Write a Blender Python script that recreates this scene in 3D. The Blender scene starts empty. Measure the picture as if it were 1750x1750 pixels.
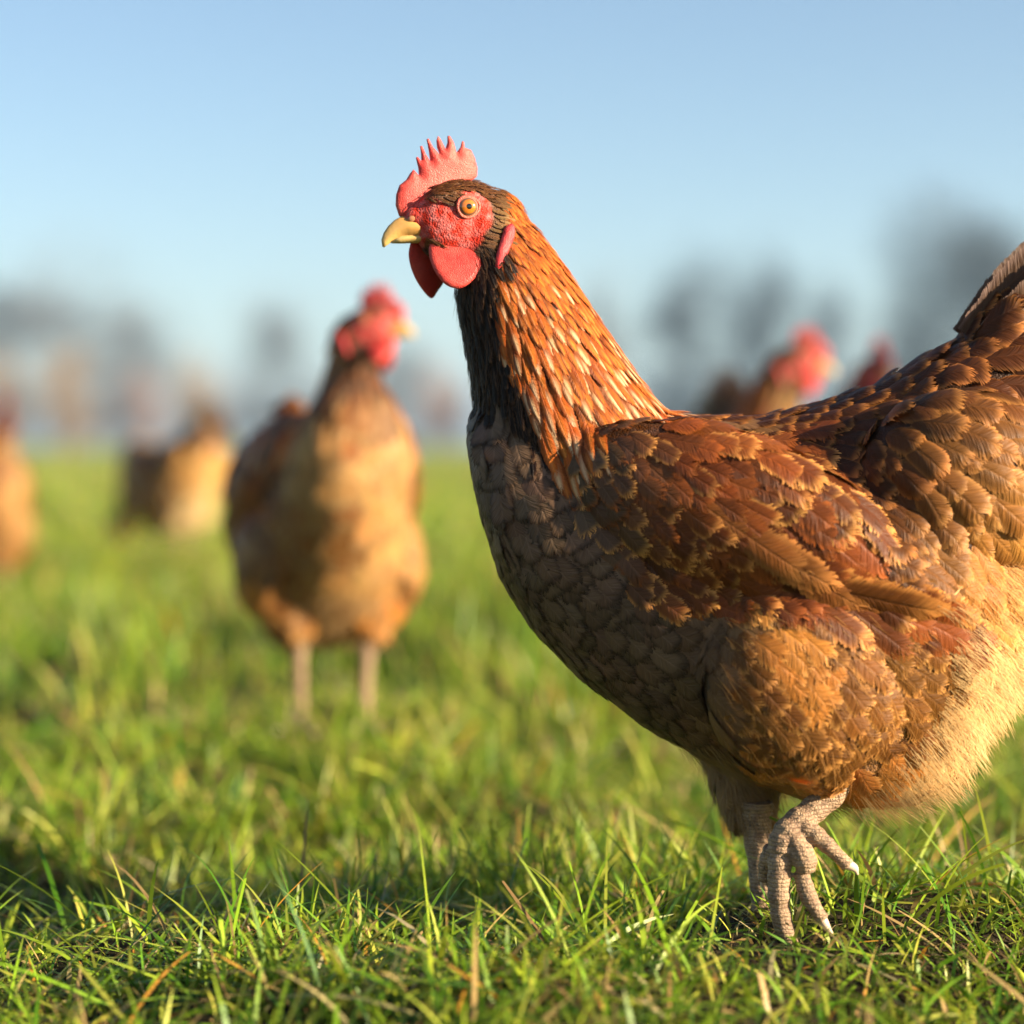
import bpy, math, random
import numpy as np
from mathutils import Vector, Matrix
from mathutils.bvhtree import BVHTree

# ------------------------------------------------------------------ camera, sky, sun, exposure
scene = bpy.context.scene
COL = scene.collection
FPX = 3646.0                 # focal length in photo pixels (50 mm lens, 24 mm square frame)
DIST = 1.132                 # metres to the near hen's middle
U = 1.0 / 3220.0             # metres per photo pixel on the near hen
CAM_H = 0.2764               # camera height above the grass
HORIZON = 760.0

cam = bpy.data.cameras.new('camera')
cam_ob = bpy.data.objects.new('camera', cam)
COL.objects.link(cam_ob)
cam.sensor_width = 24.0
cam.sensor_height = 24.0
cam.lens = 50.0
cam.shift_y = -(875.0 - HORIZON) / 1750.0
cam.clip_start = 0.05
cam.clip_end = 6000.0
cam_ob.location = (0, 0, CAM_H)
cam_ob.rotation_euler = (math.pi / 2, 0, 0)
cam.dof.use_dof = True
cam.dof.focus_distance = 1.098
cam.dof.aperture_fstop = 2.2
cam.dof.aperture_blades = 0
scene.camera = cam_ob

SUN_AZ = math.radians(23)    # from due right, swung towards the camera
SUN_EL = math.radians(17)
sun_dir = Vector((math.cos(SUN_EL) * math.cos(SUN_AZ), -math.cos(SUN_EL) * math.sin(SUN_AZ), math.sin(SUN_EL)))

world = bpy.data.worlds.new('World')
scene.world = world
world.use_nodes = True
wn = world.node_tree
sky = wn.nodes.new('ShaderNodeTexSky')
sky.sky_type = 'NISHITA'
sky.sun_disc = False
sky.sun_elevation = SUN_EL
sky.sun_rotation = math.atan2(sun_dir.x, sun_dir.y)
sky.altitude = 50
sky.air_density = 0.9
sky.dust_density = 0.6
sky.ozone_density = 1.8
wn.links.new(sky.outputs[0], wn.nodes['Background'].inputs[0])
wn.nodes['Background'].inputs[1].default_value = 0.05

sun = bpy.data.lights.new('sun', 'SUN')
sun.energy = 5.0
sun.angle = math.radians(0.5)
sun.color = (1.0, 0.84, 0.60)
sun_ob = bpy.data.objects.new('sun', sun)
COL.objects.link(sun_ob)
sun_ob.rotation_euler = sun_dir.to_track_quat('Z', 'Y').to_euler()
sun_ob.location = (3, -2, 4)

scene.view_settings.view_transform = 'Standard'
scene.view_settings.look = 'None'
scene.view_settings.gamma = 1.0
scene.view_settings.exposure = 1.88
scene.render.engine = 'CYCLES'
scene.cycles.use_denoising = True
scene.cycles.max_bounces = 6
scene.cycles.transparent_max_bounces = 24
scene.cycles.volume_bounces = 0

RNG = np.random.default_rng(11)
random.seed(5)

# ------------------------------------------------------------------ helpers
def link(o, parent=None):
    COL.objects.link(o)
    if parent is not None:
        o.parent = parent
    return o

def tag(o, label=None, cat=None, group=None, kind=None):
    if label: o['label'] = label
    if cat: o['category'] = cat
    if group: o['group'] = group
    if kind: o['kind'] = kind
    return o

def np_mesh(name, verts, faces, mat=None, attrs=None, uv=None, smooth=True):
    """verts (N,3); faces (M,k) int array; attrs {name: (N,4)}; uv (N,2) per vertex"""
    me = bpy.data.meshes.new(name)
    verts = np.ascontiguousarray(verts, dtype=np.float32)
    faces = np.ascontiguousarray(faces, dtype=np.int32)
    k = faces.shape[1]
    me.vertices.add(len(verts)); me.vertices.foreach_set('co', verts.ravel())
    me.loops.add(faces.size); me.loops.foreach_set('vertex_index', faces.ravel())
    me.polygons.add(len(faces)); me.polygons.foreach_set('loop_start', np.arange(0, faces.size, k, dtype=np.int32))
    try:
        me.polygons.foreach_set('loop_total', np.full(len(faces), k, dtype=np.int32))
    except Exception:
        pass
    if smooth:
        me.polygons.foreach_set('use_smooth', np.ones(len(faces), dtype=bool))
    for an, av in (attrs or {}).items():
        a = me.attributes.new(an, 'FLOAT_COLOR', 'POINT')
        a.data.foreach_set('color', np.ascontiguousarray(av, dtype=np.float32).ravel())
    if uv is not None:
        l = me.uv_layers.new(name='uv')
        l.data.foreach_set('uv', np.ascontiguousarray(uv[faces.ravel()], dtype=np.float32).ravel())
    me.update(calc_edges=True)
    if mat is not None:
        me.materials.append(mat)
    return me

def new_ob(name, me, parent=None):
    return link(bpy.data.objects.new(name, me), parent)

def join_parts(parts):
    vs, fs, n = [], [], 0
    for v, f in parts:
        vs.append(np.asarray(v, float)); fs.append(np.asarray(f, int) + n); n += len(v)
    return np.concatenate(vs), np.concatenate(fs)

def loft(rings):
    """rings: list of (k,3) arrays -> closed tri mesh"""
    k = len(rings[0]); v = list(np.concatenate(rings)); f = []
    for i in range(len(rings) - 1):
        for j in range(k):
            a, b = i * k + j, i * k + (j + 1) % k
            c, d = a + k, b + k
            f += [(a, b, d), (a, d, c)]
    n = len(v); v.append(np.mean(rings[0], 0)); v.append(np.mean(rings[-1], 0))
    L = (len(rings) - 1) * k
    for j in range(k):
        f.append((n, (j + 1) % k, j)); f.append((n + 1, L + j, L + (j + 1) % k))
    return np.array(v), np.array(f)

def ellipsoid(c, r, rot=None, nu=24, nv=14):
    rings = []
    for i in range(1, nv):
        th = math.pi * i / nv
        a = np.linspace(0, 2 * math.pi, nu, endpoint=False)
        rings.append(np.stack([np.sin(th) * np.cos(a), np.sin(th) * np.sin(a), np.full(nu, np.cos(th))], 1))
    v, f = loft(rings)
    v = v * np.array(r)
    if rot is not None:
        v = v @ np.array(rot).T
    return v + np.array(c), f

def tube(pts, rad, k=12, flat=1.0):
    pts = [np.array(p, float) for p in pts]
    rings = []; ref = np.array([0.13, 0.97, 0.2])
    for i, p in enumerate(pts):
        t = pts[min(i + 1, len(pts) - 1)] - pts[max(i - 1, 0)]
        t /= np.linalg.norm(t) + 1e-12
        u = np.cross(t, ref); u /= np.linalg.norm(u) + 1e-12
        w = np.cross(t, u)
        a = np.linspace(0, 2 * math.pi, k, endpoint=False)
        rings.append(p + rad[i] * (np.cos(a)[:, None] * u + np.sin(a)[:, None] * w * flat))
    return loft(rings)

def smooth_path(pts, rad, n=6):
    """Catmull-Rom resample"""
    pts = np.array(pts, float); rad = np.array(rad, float)
    P = np.vstack([2 * pts[0] - pts[1], pts, 2 * pts[-1] - pts[-2]]); R = np.concatenate([[rad[0]], rad, [rad[-1]]])
    o, q = [], []
    for i in range(1, len(P) - 2):
        for s in np.arange(n) / n:
            b = 0.5 * np.array([-s + 2 * s**2 - s**3, 2 - 5 * s**2 + 3 * s**3, s + 4 * s**2 - 3 * s**3, -s**2 + s**3])
            o.append(b @ P[i - 1:i + 3]); q.append(max(1e-6, b @ R[i - 1:i + 3]))
    o.append(pts[-1]); q.append(rad[-1])
    return o, q

def remesh(v, f, voxel, smooth_it=5, fac=0.5):
    me = bpy.data.meshes.new('tmp'); me.from_pydata([tuple(x) for x in v], [], [tuple(int(i) for i in x) for x in f]); me.update()
    o = bpy.data.objects.new('tmp', me); COL.objects.link(o)
    m = o.modifiers.new('r', 'REMESH'); m.mode = 'VOXEL'; m.voxel_size = voxel
    if smooth_it:
        s = o.modifiers.new('s', 'SMOOTH'); s.factor = fac; s.iterations = smooth_it
    dg = bpy.context.evaluated_depsgraph_get(); dg.update()
    out = bpy.data.meshes.new_from_object(o.evaluated_get(dg))
    bpy.data.objects.remove(o); bpy.data.meshes.remove(me)
    out.polygons.foreach_set('use_smooth', np.ones(len(out.polygons), dtype=bool))
    return out

def mesh_arrays(me):
    v = np.empty(len(me.vertices) * 3, np.float32); me.vertices.foreach_get('co', v)
    me.calc_loop_triangles()
    t = np.empty(len(me.loop_triangles) * 3, np.int32); me.loop_triangles.foreach_get('vertices', t)
    return v.reshape(-1, 3).astype(float), t.reshape(-1, 3)

def in_poly(x, y, poly):
    x = np.asarray(x); y = np.asarray(y); r = np.zeros(x.shape, bool); n = len(poly)
    for i in range(n):
        x1, y1 = poly[i]; x2, y2 = poly[(i + 1) % n]
        c = ((y1 > y) != (y2 > y)) & (x < (x2 - x1) * (y - y1) / ((y2 - y1) + 1e-9) + x1)
        r ^= c
    return r

def lumps(p, freq, seed, octaves=3):
    """cheap smooth pseudo-noise from summed sines, about -1..1"""
    rg = np.random.default_rng(seed); s = np.zeros(len(p)); amp = 1.0; tot = 0
    for o in range(octaves):
        for _ in range(5):
            k = rg.normal(size=p.shape[1]); k /= np.linalg.norm(k)
            s += amp * np.sin((p @ k) * freq * rg.uniform(0.7, 1.3) * (2.1 ** o) + rg.uniform(0, 6.28)) / 2.2
        tot += amp; amp *= 0.5
    return s / tot

# ------------------------------------------------------------------ materials
class NT:
    def __init__(s, name):
        s.m = bpy.data.materials.new(name); s.m.use_nodes = True; s.t = s.m.node_tree
        s.t.nodes.clear(); s.out = s.t.nodes.new('ShaderNodeOutputMaterial')
    def n(s, typ, ins=None, **kw):
        x = s.t.nodes.new('ShaderNode' + typ)
        for k, v in kw.items(): setattr(x, k, v)
        for k, v in (ins or {}).items():
            if hasattr(v, 'default_value') or isinstance(v, bpy.types.NodeSocket): s.t.links.new(v, x.inputs[k])
            else: x.inputs[k].default_value = v
        return x
    def m_(s, op, a, b=None, c=None, clamp=False):
        ins = {0: a}
        if b is not None: ins[1] = b
        if c is not None: ins[2] = c
        return s.n('Math', ins, operation=op, use_clamp=clamp).outputs[0]
    def ramp(s, x, a, b):
        return s.n('MapRange', {0: x, 1: a, 2: b, 3: 0.0, 4: 1.0}, interpolation_type='SMOOTHSTEP').outputs[0]
    def mix(s, f, a, b, blend='MIX'):
        x = s.n('Mix', data_type='RGBA', blend_type=blend)
        for i, v in ((0, f), (6, a), (7, b)):
            if isinstance(v, bpy.types.NodeSocket): s.t.links.new(v, x.inputs[i])
            else: x.inputs[i].default_value = v if i == 0 else (tuple(v) + (1,))[:4]
        return x.outputs[2]
    def attr(s, nm):
        return s.n('Attribute', attribute_name=nm)
    def noise(s, vec, scale, detail=3, rough=0.5):
        return s.n('TexNoise', {'Vector': vec, 'Scale': scale, 'Detail': detail, 'Roughness': rough}).outputs[0]
    def bump(s, h, strength, dist):
        return s.n('Bump', {'Height': h, 'Strength': strength, 'Distance': dist}).outputs[0]
    def bsdf(s, col, rough=0.6, spec=0.3, normal=None, **kw):
        ins = {'Base Color': col if isinstance(col, bpy.types.NodeSocket) else tuple(col) + (1,), 'Roughness': rough, 'Specular IOR Level': spec}
        if normal is not None: ins['Normal'] = normal
        ins.update(kw)
        return s.n('BsdfPrincipled', ins).outputs[0]
    def done(s, sh):
        s.t.links.new(sh, s.out.inputs[0]); return s.m

def feather_material():
    t = NT('feather')
    A = t.attr('cola'); B = t.attr('colb'); C = t.attr('fpar')    # fpar: seed, shaft amount, fray, length ratio
    uv = t.n('UVMap', uv_map='uv').outputs[0]
    sp = t.n('SeparateXYZ', {0: uv}); cp = t.n('SeparateColor', {0: C.outputs['Color']})
    au = t.m_('ABSOLUTE', t.m_('MULTIPLY_ADD', sp.outputs[0], 2.0, -1.0)); v = sp.outputs[1]
    seed = cp.outputs[0]; shaft_amt = cp.outputs[1]; fray = cp.outputs[2]
    # barbs sweep from the shaft towards the tip
    ratio = C.outputs['Alpha']
    barb = t.m_('SUBTRACT', t.m_('MULTIPLY', v, ratio), t.m_('MULTIPLY', t.m_('POWER', au, 0.8), 0.42))
    side = t.m_('GREATER_THAN', sp.outputs[0], 0.5)
    vec = t.n('CombineXYZ', {0: t.m_('MULTIPLY', barb, 26.0), 1: t.m_('MULTIPLY', au, 1.2), 2: t.m_('ADD', t.m_('MULTIPLY', seed, 71.0), t.m_('MULTIPLY', side, 7.3))}).outputs[0]
    n1 = t.noise(vec, 1.0, 2)
    vec2 = t.n('CombineXYZ', {0: t.m_('MULTIPLY', barb, 5.0), 1: t.m_('MULTIPLY', au, 0.6), 2: t.m_('ADD', t.m_('MULTIPLY', seed, 31.0), t.m_('MULTIPLY', side, 3.3))}).outputs[0]
    n2 = t.noise(vec2, 1.0, 2)
    edge = t.m_('MAXIMUM', t.ramp(au, 0.5, 0.98), t.ramp(v, 0.70, 0.98))
    spot = t.m_('MULTIPLY', t.m_('SUBTRACT', 1.0, t.ramp(au, 0.0, 0.75)), t.m_('MULTIPLY', t.ramp(v, 0.40, 0.74), t.m_('SUBTRACT', 1.0, t.ramp(v, 0.93, 1.0))))
    fac = t.m_('ADD', t.m_('MULTIPLY', edge, t.m_('SUBTRACT', 1.0, shaft_amt)), t.m_('MULTIPLY', spot, shaft_amt), clamp=True)
    col = t.mix(fac, A.outputs['Color'], B.outputs['Color'])
    val = t.m_('ADD', t.m_('MULTIPLY', n1, 0.75), t.m_('ADD', t.m_('MULTIPLY', n2, 0.55), 0.36))
    shaft = t.m_('MULTIPLY', t.m_('SUBTRACT', 1.0, t.ramp(au, 0.0, 0.075)), 0.25)
    val = t.m_('ADD', val, shaft)
    hsv = t.n('HueSaturation', {'Value': val, 'Color': col, 'Saturation': 1.0}).outputs[0]
    h = t.m_('SUBTRACT', t.m_('ADD', n1, t.m_('MULTIPLY', n2, 1.3)), t.m_('MULTIPLY', t.ramp(au, 0.0, 0.12), 0.25))
    nrm = t.bump(h, 0.55, 0.0012)
    pr = t.bsdf(hsv, 0.48, 0.2, nrm)
    tr = t.n('BsdfTranslucent', {'Color': hsv}).outputs[0]
    sh = t.n('MixShader', {0: 0.16, 1: pr, 2: tr}).outputs[0]
    lim = t.m_('ADD', t.m_('SUBTRACT', 1.02, fray), t.m_('MULTIPLY', t.m_('SUBTRACT', t.m_('ADD', n1, t.m_('MULTIPLY', n2, 0.8)), 0.72), t.m_('MULTIPLY', fray, 2.2)))
    e2 = t.m_('MAXIMUM', au, t.m_('MULTIPLY_ADD', v, 1.6, -0.62))
    al = t.m_('LESS_THAN', e2, lim)
    tp = t.n('BsdfTransparent').outputs[0]
    return t.done(t.n('MixShader', {0: al, 1: tp, 2: sh}).outputs[0])

def strand_material():
    t = NT('down'); A = t.attr('cola')
    pr = t.bsdf(A.outputs['Color'], 0.6, 0.2)
    tr = t.n('BsdfTranslucent', {'Color': A.outputs['Color']}).outputs[0]
    return t.done(t.n('MixShader', {0: 0.3, 1: pr, 2: tr}).outputs[0])

def body_material():
    t = NT('hen_skin'); A = t.attr('cola'); K = t.attr('skin')
    tc = t.n('TexCoord').outputs['Object']
    n1 = t.noise(tc, 220.0, 3); n2 = t.n('TexVoronoi', {'Vector': tc, 'Scale': 1000.0}).outputs[0]; n3 = t.noise(tc, 900.0, 2)
    val = t.m_('ADD', 0.5, t.m_('ADD', t.m_('MULTIPLY', n1, 0.5), t.m_('MULTIPLY', n2, 0.7)))
    col = t.n('HueSaturation', {'Value': val, 'Saturation': t.m_('SUBTRACT', 1.12, t.m_('MULTIPLY', t.ramp(n1, 0.3, 0.75), 0.3)), 'Color': A.outputs['Color']}).outputs[0]
    h = t.m_('ADD', t.m_('MULTIPLY', n2, -0.8), t.m_('ADD', n1, t.m_('MULTIPLY', n3, 0.4)))
    return t.done(t.bsdf(col, 0.55, 0.2, t.bump(h, 0.55, 0.0011)))

def flesh_material(name, col, pale):
    col, pale = tuple(x * 0.92 for x in col), tuple(x * 0.92 for x in pale)
    t = NT(name); tc = t.n('TexCoord').outputs['Object']
    n1 = t.noise(tc, 120.0, 3); n2 = t.n('TexVoronoi', {'Vector': tc, 'Scale': 1700.0}).outputs[0]; n3 = t.noise(tc, 60.0, 3)
    c = t.mix(t.ramp(n3, 0.35, 0.7), col, pale)
    c = t.mix(t.m_('MULTIPLY', t.ramp(t.noise(tc, 260.0, 4), 0.5, 0.75), 0.45), c, tuple(x * 0.45 for x in col))
    c = t.n('HueSaturation', {'Value': t.m_('ADD', 0.72, t.m_('ADD', t.m_('MULTIPLY', n1, 0.3), t.m_('MULTIPLY', n2, 0.3))), 'Color': c}).outputs[0]
    h = t.m_('ADD', t.m_('MULTIPLY', n2, -1.0), n1)
    sh = t.bsdf(c, 0.45, 0.4, t.bump(h, 0.36, 0.001), **{'Subsurface Weight': 0.03, 'Subsurface Scale': 0.004, 'Subsurface Radius': (1.0, 0.25, 0.15)})
    return t.done(sh)

def scaly_material(name, col, dark, scale=560.0, bump=0.4):
    t = NT(name); tc = t.n('TexCoord').outputs['Object']
    n1 = t.noise(tc, 170.0, 5, 0.65); vo = t.n('TexVoronoi', {'Vector': tc, 'Scale': scale}, feature='DISTANCE_TO_EDGE').outputs[0]; n2 = t.noise(tc, 500.0, 3)
    c = t.mix(t.ramp(n1, 0.40, 0.66), col, dark)
    c = t.mix(t.ramp(n2, 0.56, 0.72), c, (0.13, 0.095, 0.07))
    c = t.mix(t.m_('MULTIPLY', t.m_('SUBTRACT', 1.0, t.ramp(vo, 0.0, 0.14)), 0.3), c, tuple(x * 0.35 for x in dark))
    h = t.m_('ADD', t.m_('MULTIPLY', t.ramp(vo, 0.0, 0.25), 0.6), t.m_('ADD', t.m_('MULTIPLY', n2, 0.5), n1))
    wv = t.n('TexWave', {'Vector': tc, 'Scale': 150.0, 'Distortion': 6.0, 'Detail': 1.0, 'Detail Scale': 0.6}, bands_direction='Z').outputs[0]
    c = t.mix(t.m_('MULTIPLY', t.m_('SUBTRACT', 1.0, t.ramp(wv, 0.0, 0.3)), 0.38), c, tuple(x * 0.4 for x in dark))
    h = t.m_('ADD', h, t.m_('MULTIPLY', t.ramp(wv, 0.0, 0.5), 1.1))
    return t.done(t.bsdf(c, 0.58, 0.3, t.bump(h, bump, 0.0022)))

def plain_material(name, col, rough=0.5, spec=0.4, var=0.25, scale=80.0, **kw):
    t = NT(name); tc = t.n('TexCoord').outputs['Object']
    n1 = t.noise(tc, scale, 3)
    c = t.n('HueSaturation', {'Value': t.m_('ADD', 1.0 - var / 2, t.m_('MULTIPLY', n1, var)), 'Color': tuple(col) + (1,)}).outputs[0]
    return t.done(t.bsdf(c, rough, spec, t.bump(n1, 0.2, 0.001), **kw))

def beak_material():
    t = NT('beak'); tc = t.n('TexCoord').outputs['Object']
    g = t.attr('cola'); n1 = t.noise(tc, 130.0, 3); n2 = t.noise(tc, 600.0, 2)
    c = t.n('HueSaturation', {'Value': t.m_('ADD', 0.75, t.m_('MULTIPLY', n1, 0.5)), 'Color': g.outputs['Color']}).outputs[0]
    return t.done(t.bsdf(c, 0.34, 0.5, t.bump(n2, 0.15, 0.0006)))

def eye_material():
    t = NT('eye'); c = t.n('TexCoord').outputs['Generated']
    s = t.n('SeparateXYZ', {0: c}); dx = t.m_('SUBTRACT', s.outputs[0], 0.5); dz = t.m_('SUBTRACT', s.outputs[2], 0.5)
    r = t.m_('SQRT', t.m_('ADD', t.m_('MULTIPLY', dx, dx), t.m_('MULTIPLY', dz, dz)))
    n = t.noise(t.n('TexCoord').outputs['Object'], 700.0, 2)
    iris = t.mix(n, (0.38, 0.085, 0.008), (0.62, 0.20, 0.022))
    k = t.mix(t.ramp(r, 0.27, 0.36), iris, (0.10, 0.05, 0.03))
    k = t.mix(t.ramp(r, 0.36, 0.43), k, (0.5, 0.2, 0.12))
    k = t.mix(t.ramp(r, 0.115, 0.145), (0.003, 0.003, 0.003), k)
    return t.done(t.bsdf(k, 0.08, 0.6, None, **{'Coat Weight': 0.6, 'Coat Roughness': 0.03}))

def grass_material():
    t = NT('grass'); A = t.attr('cola'); uv = t.n('UVMap', uv_map='uv').outputs[0]
    sp = t.n('SeparateXYZ', {0: uv})
    v = t.m_('ABSOLUTE', t.m_('SUBTRACT', sp.outputs[0], 0.5))
    rib = t.n('TexWave', {'Vector': t.n('CombineXYZ', {0: sp.outputs[0], 1: 0.0, 2: 0.0}).outputs[0], 'Scale': 1.6}).outputs[0]
    val = t.m_('ADD', 0.86, t.m_('MULTIPLY', rib, 0.25))
    col = t.n('HueSaturation', {'Value': val, 'Color': A.outputs['Color']}).outputs[0]
    pr = t.bsdf(col, 0.42, 0.3)
    tr = t.n('BsdfTranslucent', {'Color': col}).outputs[0]
    return t.done(t.n('MixShader', {0: 0.33, 1: pr, 2: tr}).outputs[0])

def ground_material():
    t = NT('pasture_ground'); tc = t.n('TexCoord').outputs['Object']
    A = t.attr('cola')
    n1 = t.noise(tc, 9.0, 5, 0.6); n2 = t.noise(tc, 160.0, 4, 0.6); n3 = t.noise(tc, 0.35, 4)
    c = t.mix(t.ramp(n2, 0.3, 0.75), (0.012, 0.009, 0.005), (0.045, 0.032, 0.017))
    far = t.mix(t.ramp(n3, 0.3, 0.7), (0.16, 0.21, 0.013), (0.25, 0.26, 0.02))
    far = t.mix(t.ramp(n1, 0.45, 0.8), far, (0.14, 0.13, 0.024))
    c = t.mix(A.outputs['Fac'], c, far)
    h = t.m_('ADD', n2, t.m_('MULTIPLY', n1, 2.0))
    return t.done(t.bsdf(c, 0.9, 0.1, t.bump(h, 0.8, 0.006)))

def bark_material(name, col):
    t = NT(name); tc = t.n('TexCoord').outputs['Object']
    n1 = t.noise(tc, 1.5, 4)
    c = t.mix(n1, tuple(x * 0.6 for x in col), tuple(x * 1.4 for x in col))
    return t.done(t.bsdf(c, 0.9, 0.1))

M_FEATHER = feather_material(); M_DOWN = strand_material(); M_BODY = body_material()
M_COMB = flesh_material('comb_flesh', (0.56, 0.045, 0.036), (0.66, 0.125, 0.095))
M_WATTLE = flesh_material('wattle_flesh', (0.55, 0.030, 0.024), (0.64, 0.075, 0.055))
M_LEG = scaly_material('leg_scale', (0.38, 0.25, 0.15), (0.24, 0.145, 0.09))
M_CLAW = plain_material('claw', (0.62, 0.46, 0.34), 0.4, 0.5, 0.4, 200)
M_BEAK = beak_material(); M_EYE = eye_material()
M_LID = flesh_material('eyelid_flesh', (0.52, 0.085, 0.06), (0.6, 0.15, 0.10))
M_LOBE = flesh_material('lobe_flesh', (0.52, 0.012, 0.022), (0.6, 0.07, 0.07))
M_HOLE = plain_material('nostril_dark', (0.02, 0.01, 0.008), 0.8, 0.1)
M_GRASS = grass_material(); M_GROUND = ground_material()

# ------------------------------------------------------------------ the pasture
def ground_height(x, y):
    p = np.stack([x, y], 1)
    d = np.hypot(x, y)
    near = np.clip(1.0 - d / 40.0, 0, 1)
    z = 0.016 * lumps(p, 17.0, 3, 2) + 0.026 * lumps(p, 4.2, 8, 2)
    # shallow dip under the hen's shadow and a small rise in front of it
    z += 0.014 * np.exp(-(((y - 1.13) / 0.10) ** 2)) * np.clip(0.55 - x, 0, 1) - 0.012 * np.exp(-(((y - 1.42) / 0.12) ** 2)) * (x < 0.2)
    return (z - 0.012) * near

def build_ground():
    def axis(lo, hi, n, s):
        a = np.linspace(-1, 1, n); a = np.sinh(a * s) / math.sinh(s)
        return np.where(a < 0, -a * lo, a * hi)
    xs = axis(-2500, 2500, 241, 10.2)
    ys = 1.3 + axis(-400, 3500, 301, 10.6)
    X, Y = np.meshgrid(xs, ys)
    x, y = X.ravel(), Y.ravel(); z = ground_height(x, y)
    n, m = len(xs), len(ys)
    i = (np.arange(m - 1)[:, None] * n + np.arange(n - 1)[None]).ravel()
    f = np.stack([i, i + 1, i + n + 1, i + n], 1)
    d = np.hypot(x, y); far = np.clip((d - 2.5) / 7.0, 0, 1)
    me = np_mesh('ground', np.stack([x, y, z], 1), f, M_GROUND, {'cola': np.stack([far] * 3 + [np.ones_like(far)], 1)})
    tag(new_ob('ground', me), kind='structure')

def blade_cols(n, rg, dead=0.16, far=False):
    g = np.array([(0.105, 0.175, 0.010), (0.175, 0.225, 0.016), (0.055, 0.125, 0.007), (0.26, 0.265, 0.035), (0.035, 0.085, 0.012)])
    dd = np.array([(0.27, 0.19, 0.07), (0.21, 0.13, 0.05), (0.30, 0.14, 0.02), (0.31, 0.25, 0.12)])
    c = g[rg.choice(5, n, p=[.3, .26, .2, .14, .10])]
    k = rg.random(n) < dead
    c[k] = dd[rg.choice(4, k.sum(), p=[.35, .3, .12, .23])]
    return c * 1.55 * rg.uniform(0.75, 1.3, (n, 1)) * rg.uniform(0.92, 1.08, (n, 3))

def blades(x, y, length, width, tilt, az, bend, col, rg, seg=5, blunt=0.22, z0=None):
    """ribbons: seg quads each -> verts, faces, colours, uv"""
    n = len(x)
    z = ground_height(x, y) if z0 is None else z0
    pos = np.stack([x, y, z - 0.004], 1)
    side = np.stack([-np.sin(az + rg.normal(0, 0.6, n)), np.cos(az + rg.normal(0, 0.6, n)), rg.normal(0, 0.25, n)], 1)
    side /= np.linalg.norm(side, axis=1)[:, None]
    tipw = np.where(rg.random(n) < blunt, rg.uniform(0.35, 0.7, n), 0.05)
    V = np.empty((n, seg + 1, 2, 3)); C = np.empty((n, seg + 1, 2, 4)); UV = np.empty((n, seg + 1, 2, 2))
    sway = rg.normal(0, 0.25, n)
    tipc = np.where(rg.random(n)[:, None] < 0.35, np.array([(0.25, 0.20, 0.07)]), col)
    for i in range(seg + 1):
        t = i / seg
        w = width * 0.5 * ((0.65 + 0.7 * t - 0.5 * t * t) * (1 - t ** 3) + tipw * t ** 3)
        V[:, i, 0] = pos - side * w[:, None]; V[:, i, 1] = pos + side * w[:, None]
        base = np.clip(1 - t * 3.2, 0, 1) * 0.6; tp = np.clip(t * 3 - 2.2, 0, 1) * 0.7
        c = col * (1 - base) + np.array([(0.20, 0.19, 0.06)]) * base
        c = c * (1 - tp) + tipc * tp
        C[:, i, :, :3] = c[:, None]; C[:, i, :, 3] = 1
        UV[:, i, 0] = (0, t); UV[:, i, 1] = (1, t)
        th = np.minimum(tilt + bend * (t + 0.5 / seg), 2.0); a2 = az + sway * t
        st = length / seg
        pos = pos + np.stack([np.sin(th) * np.cos(a2), np.sin(th) * np.sin(a2), np.cos(th)], 1) * st[:, None]
        if z0 is None:
            gz = z + 0.003
            pos[:, 2] = np.maximum(pos[:, 2], gz)
    k = (seg + 1) * 2
    f1 = np.array([(2 * i, 2 * i + 1, 2 * i + 3, 2 * i + 2) for i in range(seg)])
    F = (np.arange(n)[:, None, None] * k + f1[None]).reshape(-1, 4)
    return V.reshape(-1, 3), F, C.reshape(-1, 4), UV.reshape(-1, 2)

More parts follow.
